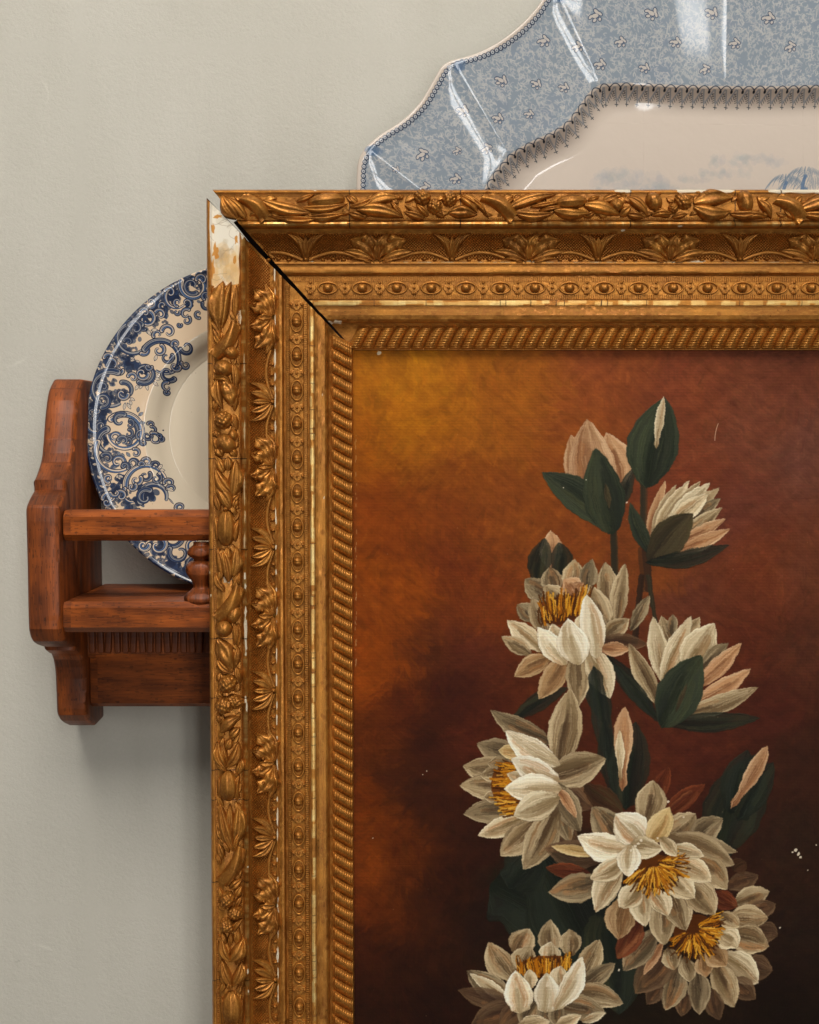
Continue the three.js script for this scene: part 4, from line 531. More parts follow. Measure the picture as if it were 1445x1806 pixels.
// --- cove: acanthus and palmettes in turn, joined by C-scrolls over a diapered ground
function coveMotifs(rail, positions, palms, at) {          // at(along, across 0..1 outer->inner) -> pixel
  const Lf = (a0, c0, a1, c1, w, h, o) => { const [x0, y0] = at(a0, c0), [x1, y1] = at(a1, c1); part('leaf', leafGeo(rail, x0, y0, x1, y1, w, h, { nu: 8, nv: 10, ...o }), goldMat, rail); };
  positions.forEach((s, k) => {
    const j = (n) => (hash2(k, n, rail === railL ? 1 : 2) - 0.5) * 5;
    Lf(s - 2, 0.9, s - 50 + j(1), 0.2, 38, 0.0052, { bend: 9, crease: 0.35, lobes: 3, blunt: 1.15, veins: 3, nu: 14, nv: 20 }); Lf(s + 2, 0.9, s + 54 + j(2), 0.22, 38, 0.0052, { bend: -9, crease: 0.35, lobes: 3, blunt: 1.15, veins: 3, nu: 14, nv: 20 });
    Lf(s - 2, 0.86, s - 20 + j(3), 0.02, 26, 0.0056, { bend: 5, crease: 0.3, lobes: 2, blunt: 1.3, veins: 2, nu: 12, nv: 16 }); Lf(s + 2, 0.86, s + 18 + j(4), 0.02, 26, 0.0056, { bend: -5, crease: 0.3, lobes: 2, blunt: 1.3, veins: 2, nu: 12, nv: 16 });
    Lf(s, 0.92, s + 1, 0.3, 19, 0.0066, { crease: 0.5, lobes: 2 }); Lf(s - 4, 0.98, s - 62 + j(5), 0.62, 19, 0.0048, { bend: 5, crease: 0.4, blunt: 1.2 }); Lf(s + 4, 0.98, s + 66 + j(6), 0.64, 19, 0.0048, { bend: -5, crease: 0.4, blunt: 1.2 });
    Lf(s + 10, 1, s + 50, 0.9, 10, 0.0045, { bend: -3 }); Lf(s - 10, 1, s - 44, 0.9, 10, 0.0045, { bend: 3 });
    for (const [d, c, r] of [[-24, 0.24, 4], [20, 0.26, 4.4], [-9, 0.5, 4], [10, 0.44, 3.6], [-36, 0.5, 3.2], [34, 0.5, 3.4]]) { const [x, y] = at(s + d + j(d) * 0.5, c); lump(rail, 'knob', dotG, x, y, r, r * 1.2, 0.0058, d, 0.0008); }
  });
  palms.forEach((s, k) => {
    Lf(s - 2, 0.88, s - 34, 0.0, 17, 0.0044, { bend: 9, crease: 0.3 }); Lf(s + 2, 0.88, s + 34, 0.0, 17, 0.0044, { bend: -9, crease: 0.3 }); Lf(s - 1, 0.88, s - 17, 0.06, 19, 0.0056, { bend: 4, crease: 0.4, blunt: 1.1 }); Lf(s + 1, 0.88, s + 17, 0.06, 19, 0.0056, { bend: -4, crease: 0.4, blunt: 1.1 }); Lf(s, 0.88, s, 0.1, 15, 0.0064, { crease: 0.35, blunt: 1.1 });
    const [x, y] = at(s, 0.92); lump(rail, 'knob', dotG, x, y, 5, 5, 0.0042); void k;
  });
  for (const s of palms) for (const sg of [-1, 1]) {         // the stems that link them
    const pts = [[s + sg * 6, 0.94], [s + sg * 22, 0.8], [s + sg * 44, 0.68], [s + sg * 66, 0.7], [s + sg * 92, 0.86]].map(([a, c]) => { const [x, y] = at(a, c), lim = rail === railL ? miterL(x) + 5 : miterT(y) + 5; return rail === railL ? surfL(x, Math.max(y, lim), 0.0012) : surfT(Math.max(x, lim), y, 0.0012); });
    const g = new THREE.TubeGeometry(new THREE.CatmullRomCurve3(pts), 18, 0.0014, 7); g.attributes.uv.array.forEach((v, i, a) => { a[i] = v * 0.3; }); part('scroll_stem', g, goldMat, rail);
    for (const [d, c] of [[30, 0.93], [48, 0.9], [66, 0.93]]) { const [x, y] = at(s + sg * d, c); lump(rail, 'knob', dotG, x, y, 4.5, 3.4, 0.0026, sg * 0.4); }
  }
}
coveMotifs(railL, [560, 822, 1085, 1344, 1595, 1850], [709, 965, 1217, 1476, 1726], (a, c) => [lerp(442, 486, c), a]);
coveMotifs(railT, [665, 932, 1180, 1436, 1690], [540, 797, 1054, 1304, 1560], (a, c) => [a, lerp(412, 462, c)]);
// --- fine impressed grounds, too small to pick apart
function pyramids(rail, name, list, hs) {                  // list of [pixel x, y, half along, half across, height]
  const pos = [], uv = [], sf = surfOf(rail);
  for (const [x, y, a, b, h] of list) { const c = [[-a, -b], [a, -b], [a, b], [-a, b]].map(([d, e]) => sf(x + d, y + e, -0.0002)), t = hs === 'ridge' ? [sf(x - a * 0.5, y - b * 0.86, h), sf(x + a * 0.5, y - b * 0.86, h), sf(x + a * 0.5, y + b * 0.86, h), sf(x - a * 0.5, y + b * 0.86, h)] : [sf(x, y, h)]; const tri = (...q) => q.forEach((p) => { pos.push(p.x, p.y, p.z); uv.push(p.x * 9, p.y * 9); }); if (hs === 'ridge') { for (let i = 0; i < 4; i++) { const j = (i + 1) % 4; tri(c[j], c[i], t[i]); tri(c[j], t[i], t[j]); } tri(t[1], t[0], t[2]); tri(t[0], t[3], t[2]); } else for (let i = 0; i < 4; i++) tri(c[(i + 1) % 4], c[i], t[0]); }
  const g = new THREE.BufferGeometry(); g.setAttribute('position', new THREE.Float32BufferAttribute(pos, 3)); g.setAttribute('uv', new THREE.Float32BufferAttribute(uv, 2)); g.computeVertexNormals(); part(name, g, goldMat, rail, 'stuff');
}
{
  const dL = [], dT = []; let row = 0;
  for (let y = 420; y < 1830; y += 2.6, row++) for (let x = 444 + (row % 2) * 2.4; x < 480; x += 4.8) if (y > miterL(x) + 3) dL.push([x, y, 1.9, 1.9, 0.0016]);
  row = 0; for (let x = 440; x < 1470; x += 2.6, row++) for (let y = 414 + (row % 2) * 2.5; y < 457; y += 5) if (x > miterT(y) + 3) dT.push([x, y, 1.9, 2, 0.0016]);
  pyramids(railL, 'diaper_ground', dL); pyramids(railT, 'diaper_ground', dT);
  const tL = [], tT = [], R = rng(8);
  for (let y = 500; y < 1830; y += 3.3) { if (y > miterL(509) + 3) tL.push([509.6, y, 4.2, 1.05, 0.0012 * (0.7 + 0.5 * R())]); if (y > miterL(541) + 3) tL.push([540.6, y, 5, 1.05, 0.0013 * (0.7 + 0.5 * R())]); }
  for (let y = 505; y < 1830; y += 3.6) { tL.push([379.7, y, 2, 1.1, 0.0008]); tL.push([424.3, y, 1.7, 1.1, 0.0009]); }
  for (let x = 500; x < 1480; x += 3.3) { if (x > miterT(493) + 3) tT.push([x, 493.2, 1.05, 4.2, 0.0012 * (0.7 + 0.5 * R())]); if (x > miterT(523) + 3) tT.push([x, 523.6, 1.05, 4, 0.0013 * (0.7 + 0.5 * R())]); tT.push([x, 386.8, 1.05, 1.3, 0.0006]); }
  pyramids(railL, 'reeded_ground', tL, 'ridge'); pyramids(railT, 'reeded_ground', tT, 'ridge');
}
// --- bead-and-floret chain
{
  const ringG = (() => { const pts = [...Array(33)].map((_, i) => { const a = i / 32 * 6.283185; return V3(Math.cos(a) * 10.2, Math.sin(a) * 17.5, 0); }); const cv = new THREE.CatmullRomCurve3(pts.slice(0, 32), true); const g = new THREE.TubeGeometry(cv, 44, 2.1, 7, true); g.attributes.uv.array.forEach((v, i, a) => { a[i] = v * 0.2; }); return g; })();
  const flo = new THREE.Shape(); for (let i = 0; i <= 64; i++) { const a = i / 64 * 6.283185, r = 6 + 6.5 * Math.pow(Math.abs(Math.cos(a)), 3.2) + 4.2 * Math.pow(Math.abs(Math.sin(a)), 2) - 1.8 * Math.exp(-(((Math.abs(Math.abs(Math.cos(a)) - 0.72)) / 0.1) ** 2)); i ? flo.lineTo(Math.cos(a) * r, Math.sin(a) * r) : flo.moveTo(r, 0); }
  const floG = new THREE.ExtrudeGeometry(flo, { depth: 0.8, bevelEnabled: true, bevelThickness: 1.5, bevelSize: 1.5, bevelOffset: -1.5, bevelSegments: 3 }); floG.attributes.uv.array.forEach((v, i, a) => { a[i] = v * 0.008; });
  const dishG = sphereUV(new THREE.SphereGeometry(1, 24, 12), 0.1);
  const chain = (rail, sf, x, y, turn, mate) => {
    const put = (name, geo, px, py, s, lift, rot = turn) => { const m = part(name, geo, goldMat, rail), q = sf(px, py, lift); m.position.copy(q); m.scale.set(...s); m.rotation.z = rot; return m; };
    const k = 0.0004 * (0.985 + 0.03 * hash2(x, y, 4));
    put('oval_ring', ringG, x, y, [k, k, k * 1.5], 0.0009);
    put('bead', beadG, x, y, [k * 8.4, k * 9.2, 0.0044], 0.0003);
    const f = mate; put('floret', floG, f[0], f[1], [k, k, k * 1.5], -0.0002); put('floret_eye', dotG, f[0], f[1], [k * 2.9, k * 2.9, 0.0018], 0.0014); void dishG;
    const ar = turn ? [1, 0] : [0, 1]; for (const sg of [-1, 1]) put('floret_tip', dotG, f[0] + ar[1] * sg * 9.2, f[1] + ar[0] * sg * 9.2, [k * 3.2, k * 3.2, 0.0018], 0.0008);
  };
  for (let i = 0; i < 22; i++) { const y = 568 + 60.35 * i; chain(railL, surfL, 525.4, y, 0, [525.4, y - 30.2]); }
  for (let i = 0; i < 15; i++) { const x = 578.5 + 60.9 * i; chain(railT, surfT, x, 508.2, Math.PI / 2, [x - 30.4, 508.2]); }
}
// --- rope: each turn its own piece, combed across
{
  const turn = (rail, s0, pitch, slant) => {
    const left = rail === railL, a0 = left ? 585.5 : 574.5, a1 = left ? 622.8 : 615.8, z0 = -0.0338, jit = (hash2(s0 | 0, left ? 3 : 4) - 0.5) * 0.8;
    return grid(44, 8, (u, v) => {
      const a = Math.PI * (0.02 + 0.96 * u), c = (1 - Math.cos(a)) / 2, q = v * 2 - 1, s = s0 + jit + slant * (c - 0.5) * 1.25 - 0.1 * slant * Math.sin(a * 2) + q * pitch * 0.515, across = lerp(a0, a1, c);
      let h = Math.sin(a) * 0.0072 * (1 - 0.62 * Math.pow(Math.abs(q), 2)) + 0.00085 * Math.cos(c * 6.283 * 9.5 + q * 0.5) * (1 - q ** 4) * (0.4 + 0.6 * Math.sin(a));
      if (Math.abs(q) > 0.99) h -= 0.0012;
      const z = z0 + h;
      if (left) { const w = unbend(across, s, z); return w; } const w1 = P(s, 480, z), w2 = P(XREF, across, z); return V3(w1.x, w2.y, z);
    }, (u, v, p) => [p.x * 9 + s0 * 0.01, p.y * 9]);
  };
  for (let s = 611; s < 1840; s += 22.2) if (s > miterL(600) + 14) part('rope_turn', turn(railL, s, 22.2, 13), ropeMat, railL);
  for (let s = 612; s < 1480; s += 22.1) if (s > miterT(596) + 10) part('rope_turn', turn(railT, s, 22.1, -13), ropeMat, railT);
  part('rope_turn', turn(railL, 606, 18, 12), ropeMat, railL);
  // thin bead beside the rope where the gilding is lost
  const chips = []; void chips;
}
// ---------------------------------------------------------------- oil painting on canvas
{
  const zc = -0.0365, A0 = P(612, YREF, zc).x, A1 = X_OUT_R - (P(612, YREF, zc).x - P(369, YREF, 0).x), B1 = P(XREF, 606, zc).y, B0 = Y_BOT + (P(XREF, 334.5, 0).y - B1);
  const TH = 2046, TW = Math.min(2046, Math.round(TH * (A1 - A0) / (B1 - B0)));
  const T = (px, py) => { const w = P(px, py, zc); return [(w.x - A0) / (A1 - A0) * TW, (B1 - w.y) / (B1 - B0) * TH]; };
  const K = TW / ((A1 - A0) / ((1 - zc) / FOC));          // texels per photo pixel
  const cc = canvas(TW, TH), x = cc.getContext('2d'), bc = canvas(TW, TH), b = bc.getContext('2d'), R = rng(2024);
  b.fillStyle = 'rgb(110,110,110)'; b.fillRect(0, 0, TW, TH);
  // ground: clouded amber into brown, by the photo's own patches
  const pts = [[640, 660, 160, 88, 15], [705, 680, 168, 95, 15], [680, 740, 162, 87, 14], [810, 700, 162, 88, 17], [760, 640, 175, 102, 16], [840, 640, 160, 86, 18], [900, 680, 150, 78, 20], [1050, 650, 132, 62, 30], [1000, 720, 138, 66, 26], [1200, 690, 118, 54, 32], [1400, 640, 98, 46, 30], [1430, 800, 104, 56, 44], [1330, 760, 112, 56, 38], [650, 800, 146, 72, 10], [720, 760, 172, 96, 12], [760, 790, 160, 86, 15], [860, 770, 152, 80, 20], [800, 840, 128, 60, 16], [680, 900, 128, 54, 10], [800, 920, 116, 50, 15], [880, 880, 128, 60, 20], [930, 920, 130, 62, 20], [1000, 960, 126, 58, 20], [650, 1000, 130, 57, 8], [720, 1050, 138, 60, 10], [700, 960, 116, 48, 10], [800, 1010, 105, 42, 15], [870, 1060, 118, 50, 18], [650, 1130, 132, 56, 8], [740, 1150, 76, 32, 15], [840, 1150, 86, 35, 20], [640, 1200, 140, 60, 8], [690, 1180, 120, 50, 8], [710, 1240, 76, 28, 10], [800, 1230, 55, 20, 12], [850, 1290, 76, 28, 15], [760, 1300, 52, 20, 10], [1200, 850, 112, 50, 30], [1300, 900, 102, 48, 35], [1350, 1010, 106, 46, 25], [1200, 1050, 96, 45, 30], [1150, 1000, 118, 56, 22], [1410, 1000, 98, 48, 31], [1300, 1150, 86, 35, 20], [1430, 1150, 78, 38, 25], [1360, 1250, 70, 28, 18], [1420, 1320, 54, 26, 16], [1250, 1330, 76, 30, 18], [1150, 1330, 80, 32, 18], [1060, 1230, 74, 30, 16], [640, 1300, 90, 36, 8], [650, 1400, 106, 42, 5], [655, 1530, 118, 50, 11], [640, 1480, 116, 48, 8], [700, 1500, 86, 34, 8], [650, 1600, 96, 38, 8], [640, 1680, 58, 22, 8], [700, 1700, 44, 18, 8], [760, 1400, 54, 22, 10], [780, 1550, 46, 18, 8], [850, 1480, 44, 18, 10], [700, 1360, 62, 25, 9], [640, 1790, 44, 18, 8], [760, 1780, 36, 15, 8], [860, 1620, 34, 16, 10], [950, 1560, 26, 25, 15], [1010, 1640, 20, 21, 13], [1080, 1700, 20, 19, 12], [1290, 1420, 52, 22, 14], [1400, 1480, 44, 24, 15], [1420, 1650, 36, 20, 13], [1390, 1780, 26, 14, 8], [1150, 1790, 30, 18, 9], [1600, 700, 80, 40, 28], [1600, 1200, 46, 22, 14], [1600, 1700, 26, 14, 8], [900, 2000, 30, 15, 8], [1400, 2000, 24, 13, 8]].map(([a, c, ...k]) => [...T(a, c), [k[0] * 0.98, k[1] * 1.03, k[2] * 0.98]]);
  const gw = 200, gh = Math.round(gw * TH / TW), field = (px, py) => { let w = 0, r = [0, 0, 0]; const nx = px + 60 * K * (fbm(px / 90 / K, py / 60 / K, 3, 5) - 0.5), ny = py + 60 * K * (fbm(px / 80 / K, py / 70 / K, 3, 17) - 0.5); for (const [a, c, k] of pts) { const d = ((a - nx) ** 2 + (c - ny) ** 2) / (K * K) + 900, e = 1 / Math.pow(d, 1.7); w += e; r[0] += k[0] * e; r[1] += k[1] * e; r[2] += k[2] * e; } return [r[0] / w, r[1] / w, r[2] / w]; };
  const lo = canvas(gw, gh), lx = lo.getContext('2d'), li = lx.createImageData(gw, gh);
  for (let j = 0; j < gh; j++) for (let i = 0; i < gw; i++) { const k = field((i + 0.5) / gw * TW, (j + 0.5) / gh * TH), o = (j * gw + i) * 4; li.data[o] = k[0]; li.data[o + 1] = k[1]; li.data[o + 2] = k[2]; li.data[o + 3] = 255; }
  lx.putImageData(li, 0, 0); x.imageSmoothingEnabled = true; x.drawImage(lo, 0, 0, TW, TH);
  x.lineCap = b.lineCap = 'round';
  const at = (i, j) => { const o = (clamp(j, 0, gh - 1) * gw + clamp(i, 0, gw - 1)) * 4; return [li.data[o], li.data[o + 1], li.data[o + 2]]; };
  for (const [cnt, w0, w1, l0, l1, al, far] of [[2600, 9, 20, 8, 26, 0.3, 46], [8000, 3, 8, 8, 26, 0.4, 30], [14000, 1.2, 3.2, 6, 22, 0.3, 14]]) for (let n = 0; n < cnt; n++) {
    const px = R() * TW, py = R() * TH, sx = px + (R() - 0.5) * 2 * far * K, sy = py + (R() - 0.5) * 1.4 * far * K, k = at(sx / TW * gw | 0, sy / TH * gh | 0), a = -0.5 + fbm(px / 150, py / 150, 2, 44) * 5 + (R() - 0.5) * 1.1, L = lerp(l0, l1, R()) * K, s = 0.84 + R() * 0.32, w = lerp(w0, w1, R()) * K;
    x.strokeStyle = rgb([k[0] * s, k[1] * s * (0.97 + R() * 0.08), k[2] * s], al * (0.5 + 0.7 * R())); x.lineWidth = w; x.beginPath(); x.moveTo(px, py); x.quadraticCurveTo(px + Math.cos(a) * L * 0.5 + (R() - 0.5) * 6, py + Math.sin(a) * L * 0.5 + (R() - 0.5) * 6, px + Math.cos(a) * L, py + Math.sin(a) * L); x.stroke();
    if (w1 < 4) { b.strokeStyle = `rgba(${R() < 0.5 ? '158,158,158' : '74,74,74'},0.3)`; b.lineWidth = 0.8 + R() * 1.2; b.beginPath(); b.moveTo(px, py); b.lineTo(px + Math.cos(a) * L, py + Math.sin(a) * L); b.stroke(); }
  }
  { // dry brush drag in the ground
    const im = x.getImageData(0, 0, TW, TH);
    for (let y = 0; y < TH; y++) for (let i = 0; i < TW; i++) {
      const wa = 0.9 * fbm(i / 160, y / 160, 2, 61), u = (i * 0.8 + y * 0.6) / K, v = (-i * 0.6 + y * 0.8) / K, d = fbm(u / 26 + wa * 6, v / 4.5, 3, 63), e = fbm(i / K / 22, y / K / 15, 4, 66), f = vnoise(u / 9, v / 1.4, 67), g = 1 + 0.12 * (d - 0.5) + 0.3 * (e - 0.5) + 0.09 * (f - 0.5), o = (y * TW + i) * 4;
      im.data[o] = clamp(im.data[o] * lerp(1, g, 0.85), 0, 255); im.data[o + 1] = clamp(im.data[o + 1] * g, 0, 255); im.data[o + 2] = clamp(im.data[o + 2] * g, 0, 255);
    }
    x.putImageData(im, 0, 0);
  }
  // pigments: [body, shade, light]
  const PAL = { w: [[226, 208, 176], [156, 130, 94], [255, 248, 230]], c: [[194, 170, 133], [118, 94, 62], [246, 230, 198]], t: [[144, 119, 85], [78, 58, 36], [216, 194, 156]], g: [[112, 93, 67], [58, 45, 31], [184, 162, 126]], d: [[84, 60, 41], [50, 34, 23], [120, 92, 66]], r: [[94, 42, 22], [58, 24, 12], [134, 66, 36]], p: [[176, 128, 88], [114, 70, 42], [220, 182, 142]], G: [[47, 51, 39], [25, 29, 22], [72, 78, 52]], D: [[31, 34, 27], [17, 19, 15], [47, 53, 42]], B: [[64, 54, 36], [38, 32, 22], [88, 76, 50]], y: [[190, 158, 104], [130, 98, 52], [228, 204, 156]], o: [[148, 112, 74], [94, 64, 38], [204, 172, 130]], s: [[64, 40, 24], [40, 26, 16], [84, 56, 34]] };
  const CR = { A: [900, 680, 3.284], B: [860, 960, 4.25], C: [1040, 1040, 4.25], D: [790, 1200, 4.661], E: [940, 1350, 3.803], F: [1060, 1480, 3.753], G: [790, 1580, 4.379] };
  let cr = CR.A; const q = (a, c) => T(cr[0] + a / cr[2], cr[1] + c / cr[2]);
  function petal(x0, y0, x1, y1, w, key, o = {}) {
    const { bend = 0, blunt = 1.0, edge = 0.75, base = 0.3, rib = 0 } = o, green = 'GDBs'.includes(key), [ax, ay] = q(x0 - (x1 - x0) * (green ? 0.1 : 0.17), y0 - (y1 - y0) * (green ? 0.1 : 0.17)), [ex, ey] = q(x1, y1), dx = ex - ax, dy = ey - ay, L = Math.hypot(dx, dy), nx = -dy / L, ny = dx / L, W = w * (green ? 1 : 1.14) / cr[2] * K / 2, bd = bend / cr[2] * K, pal = PAL[key], h = hash2(x0 * 7 + x1, y0 * 3 + y1, 9) * 9;
    const pt = (t, s) => { const body = Math.pow(Math.sin(Math.PI * Math.pow(clamp(t, 0, 1), blunt)), 0.82), foot = t < 0.5 ? Math.max(base, 0.55) * sstep(0, 0.1, t) * (1 - t * 1.3) : 0, hw = W * Math.max(foot, body) * (1 + 0.03 * Math.sin(t * 9 + h + s * 2) + 0.025 * Math.sin(t * 31 + h * 3 + s)); const cx = bd * Math.sin(Math.PI * t) + W * 0.06 * Math.sin(t * 6 + h); return [ax + dx * t + nx * (cx + s * hw), ay + dy * t + ny * (cx + s * hw)]; };
    const path = (c2) => { c2.beginPath(); for (let i = 0; i <= 26; i++) { const p = pt(i / 26, -1); i ? c2.lineTo(...p) : c2.moveTo(...p); } for (let i = 26; i >= 0; i--) c2.lineTo(...pt(i / 26, 1)); c2.closePath(); };
    const line = (c2, t0, t1, s0, s1, col, lw) => { c2.strokeStyle = col; c2.lineWidth = lw; c2.beginPath(); for (let j = 0; j <= 7; j++) { const p = pt(lerp(t0, t1, j / 7), lerp(s0, s1, j / 7)); j ? c2.lineTo(...p) : c2.moveTo(...p); } c2.stroke(); };
    x.globalAlpha = 'drsD'.includes(key) ? 0.72 : 1; path(x); x.strokeStyle = rgb([24, 12, 6], 0.1); x.lineWidth = 3; x.stroke();
    const side = hash2(x0, y1, 5) < 0.5 ? 1 : -1, tone0 = 0.9 + 0.2 * hash2(x1, y0, 6), body = pal[0].map((v) => v * tone0), gr = x.createLinearGradient(ax, ay, ex, ey); gr.addColorStop(0, rgb(mixc(body, pal[1], 0.7))); gr.addColorStop(0.4, rgb(body)); gr.addColorStop(1, rgb(mixc(body, pal[2], 0.3))); x.fillStyle = gr; x.fill();
    path(b); b.fillStyle = 'rgba(138,138,138,0.75)'; b.fill();
    x.save(); path(x); x.clip(); b.save(); path(b); b.clip();
    // broad wet strokes, then dry combed ones
    const nb = 5 + (W * 0.3 | 0), warm = green ? [66, 66, 40] : [176, 118, 70];
    for (let i = 0; i < nb; i++) { const s = R() * 1.6 - 0.8, t0 = R() * 0.4, m = s * side; line(x, t0, t0 + 0.35 + R() * 0.3, s, s * 0.6, rgb(R() < 0.16 ? warm : m > 0.1 ? mixc(body, pal[2], 0.3 + R() * 0.3) : mixc(body, pal[1], 0.3 + R() * 0.6), 0.32), W * (0.18 + R() * 0.3)); }
    if (rib) for (let i = 0; i < 7; i++) { const s = (R() - 0.5) * 0.5; line(x, 0.04 + R() * 0.1, 0.5 + R() * 0.3, s, s * 0.3, rgb(pal[1], 0.3), W * (0.12 + R() * 0.14)); }
    for (const s of [side, -side]) for (let i = 0; i < 3; i++) line(x, 0.12 + R() * 0.2, 0.7 + R() * 0.3, s * (0.76 + 0.1 * i), s * (0.72 + 0.1 * i), rgb(pal[2], green ? 0.05 : s === side ? 0.42 : 0.26), W * (0.1 + R() * 0.08));
    for (let i = 0; i < 4; i++) { const s = (R() - 0.5) * 0.7; line(x, 0.02, 0.4 + R() * 0.3, s, s * 0.4, rgb(pal[1], green ? 0.2 : 0.3), W * (0.2 + R() * 0.2)); }
    const n = Math.round(7 + W * 1.1);
    for (let i = 0; i < n; i++) {
      const s = R() * 2 - 1, t0 = R() * 0.65, t1 = Math.min(0.99, t0 + 0.15 + R() * 0.4), m = s * side, tone = clamp(0.5 + 0.3 * m + (R() - 0.5) * 1.1, 0, 1), k = tone > 0.5 ? mixc(body, pal[2], (tone - 0.5) * 2) : mixc(body, pal[1], (0.5 - tone) * 2), lw = 0.8 + R() * 1.6;
      line(x, t0, t1, s, s * (0.85 + 0.2 * R()), rgb(k, 0.22 + 0.34 * R()), lw); line(b, t0, t1, s, s * 0.9, `rgba(${tone > 0.5 ? '225,225,225' : '80,80,80'},0.45)`, lw);
    }
    x.restore(); b.restore(); x.globalAlpha = 1;
    if (edge) for (const s of [side, -side]) for (let e = 0; e < 4; e++) { const t0 = 0.2 + R() * 0.5, t1 = Math.min(1, t0 + 0.15 + R() * 0.45), o2 = 0.86 + R() * 0.14, a = edge * (s === side ? 0.85 : 0.4) * (0.5 + R() * 0.5), lw = (s === side ? 1.7 : 1.1) * (0.6 + R() * 0.7); line(x, t0, t1, s * o2, s * o2, rgb(pal[2], a), lw); line(b, t0, t1, s * o2, s * o2, 'rgba(238,238,238,0.6)', lw); }
  }
  const stem = (x0, y0, x1, y1, w, key) => { const [a, c] = q(x0, y0), [e, f] = q(x1, y1); for (let i = 0; i < 9; i++) { x.strokeStyle = rgb(mixc(PAL[key][0], PAL[key][1], R()), 0.6); x.lineWidth = w / cr[2] * K * 0.45; const o = (R() - 0.5) * w / cr[2] * K * 0.6; x.beginPath(); x.moveTo(a + o, c); x.lineTo(e + o, f); x.stroke(); } };
  const weave = 0.085, STA = [[196, 126, 22], [216, 152, 40], [164, 92, 14], [118, 62, 10], [228, 172, 66], [182, 108, 16]];
  function stamens(n, place) { for (let i = 0; i < n; i++) { const [x0, y0, x1, y1] = place(R), [a, c] = q(x0, y0), [e, f] = q(x1, y1), dark = i < n * 0.3 || R() < 0.16, k = dark ? [70, 34, 8] : STA[R() * STA.length | 0]; for (const [c2, col] of [[x, rgb(k, 0.9)], [b, dark ? 'rgba(80,80,80,0.6)' : 'rgba(232,232,232,0.8)']]) { c2.strokeStyle = col; c2.lineWidth = 1.6 + R() * 2.4; c2.beginPath(); c2.moveTo(a, c); c2.quadraticCurveTo((a + e) / 2 + (R() - 0.5) * 12, (c + f) / 2 + (R() - 0.5) * 12, e + (R() - 0.5) * 6, f + (R() - 0.5) * 6); c2.stroke(); } } }
  const all = (list) => list.forEach((p) => petal(...p));
  // --- large dim leaves
  cr = [0, 0, 1]; all([[880, 1570, 1060, 1640, 150, 'D', { edge: 0, base: 0.9 }], [960, 1530, 1090, 1760, 170, 'D', { edge: 0, base: 0.8 }], [900, 1560, 960, 1510, 90, 'D', { edge: 0, base: 0.9 }], [1080, 1600, 1090, 1790, 130, 'D', { edge: 0, base: 0.8 }], [1270, 1500, 1330, 1330, 110, 'D', { edge: 0, base: 0.5 }]]);
  // --- buds at the top
  cr = CR.A; stem(597, 800, 606, 1110, 46, 'B'); stem(772, 520, 772, 830, 46, 'B'); stem(775, 950, 795, 1180, 70, 's'); stem(800, 1100, 860, 1500, 30, 'B'); stem(760, 1100, 720, 1500, 40, 's');
  all([[450, 620, 350, 288, 130, 'p', { bend: -22, edge: 0.3 }], [640, 560, 560, 272, 150, 'p', { bend: 22, edge: 0.5 }], [500, 640, 442, 195, 240, 'p', { blunt: 0.85, edge: 0.5 }], [570, 815, 188, 498, 200, 'G', { bend: 26, edge: 0.15 }], [640, 690, 714, 478, 80, 'D', { edge: 0 }], [575, 822, 486, 364, 240, 'G', { bend: 8, edge: 0.1, base: 0.6, blunt: 0.85 }], [575, 700, 552, 565, 34, 'B', { edge: 0.3 }], [790, 545, 888, 66, 300, 'G', { edge: 0.05, base: 0.5, blunt: 0.92 }], [848, 325, 888, 64, 46, 'c', { edge: 0.3, blunt: 1.25 }]]);
  all([[810, 890, 900, 548, 62, 'p', { bend: -12 }], [835, 860, 962, 572, 62, 't', { bend: -10 }], [860, 840, 1038, 552, 74, 'c', { bend: -14 }], [900, 830, 1100, 556, 74, 't', { bend: -14 }], [930, 810, 1156, 562, 84, 'c', { bend: -16 }], [960, 810, 1216, 596, 84, 't', { bend: -14 }], [980, 840, 1220, 652, 84, 'g'], [1000, 870, 1228, 712, 80, 't'], [950, 800, 1148, 630, 96, 'c', { bend: -10 }], [990, 890, 1250, 770, 64, 'p', { bend: 10 }], [940, 968, 1272, 826, 84, 'p', { bend: 14 }], [810, 965, 694, 680, 90, 'G', { edge: 0, bend: -10 }], [815, 1000, 1056, 738, 200, 'B', { edge: 0.05, base: 0.5 }], [825, 1012, 1268, 920, 104, 'D', { bend: 34, edge: 0.15 }]]);
  all([[240, 1040, 236, 842, 120, 'p'], [160, 1130, 200, 884, 140, 'D', { edge: 0, base: 0.5, bend: -10 }], [290, 1100, 286, 906, 130, 'D', { edge: 0, base: 0.4, bend: 10 }]]);
  // --- upper full bloom
  cr = CR.B; all([[220, 1290, 600, 1070, 140, 'D', { edge: 0.05, bend: -12 }], [740, 880, 905, 1370, 190, 'D', { edge: 0, base: 0.7 }], [930, 870, 1270, 1300, 150, 'D', { edge: 0, base: 0.5 }]]);
  all([[1090, 610, 1218, 386, 90, 'g'], [440, 400, 285, 258, 160, 'g'], [500, 340, 462, 172, 150, 'g'], [640, 340, 648, 112, 150, 't'], [740, 330, 782, 112, 120, 'g'], [900, 440, 890, 128, 140, 't'], [960, 570, 1028, 142, 120, 't'], [350, 550, 218, 455, 120, 'g', { edge: 0.2 }], [430, 650, 332, 402, 130, 't'], [540, 440, 428, 308, 150, 't'], [680, 360, 570, 268, 150, 'p', { edge: 0.2 }], [690, 340, 720, 290, 100, 'p', { edge: 0.2 }], [890, 620, 758, 308, 180, 't'], [900, 680, 1060, 560, 130, 't'], [870, 730, 1202, 745, 120, 'd'], [860, 780, 1066, 790, 100, 'p', { edge: 0.2 }]]);
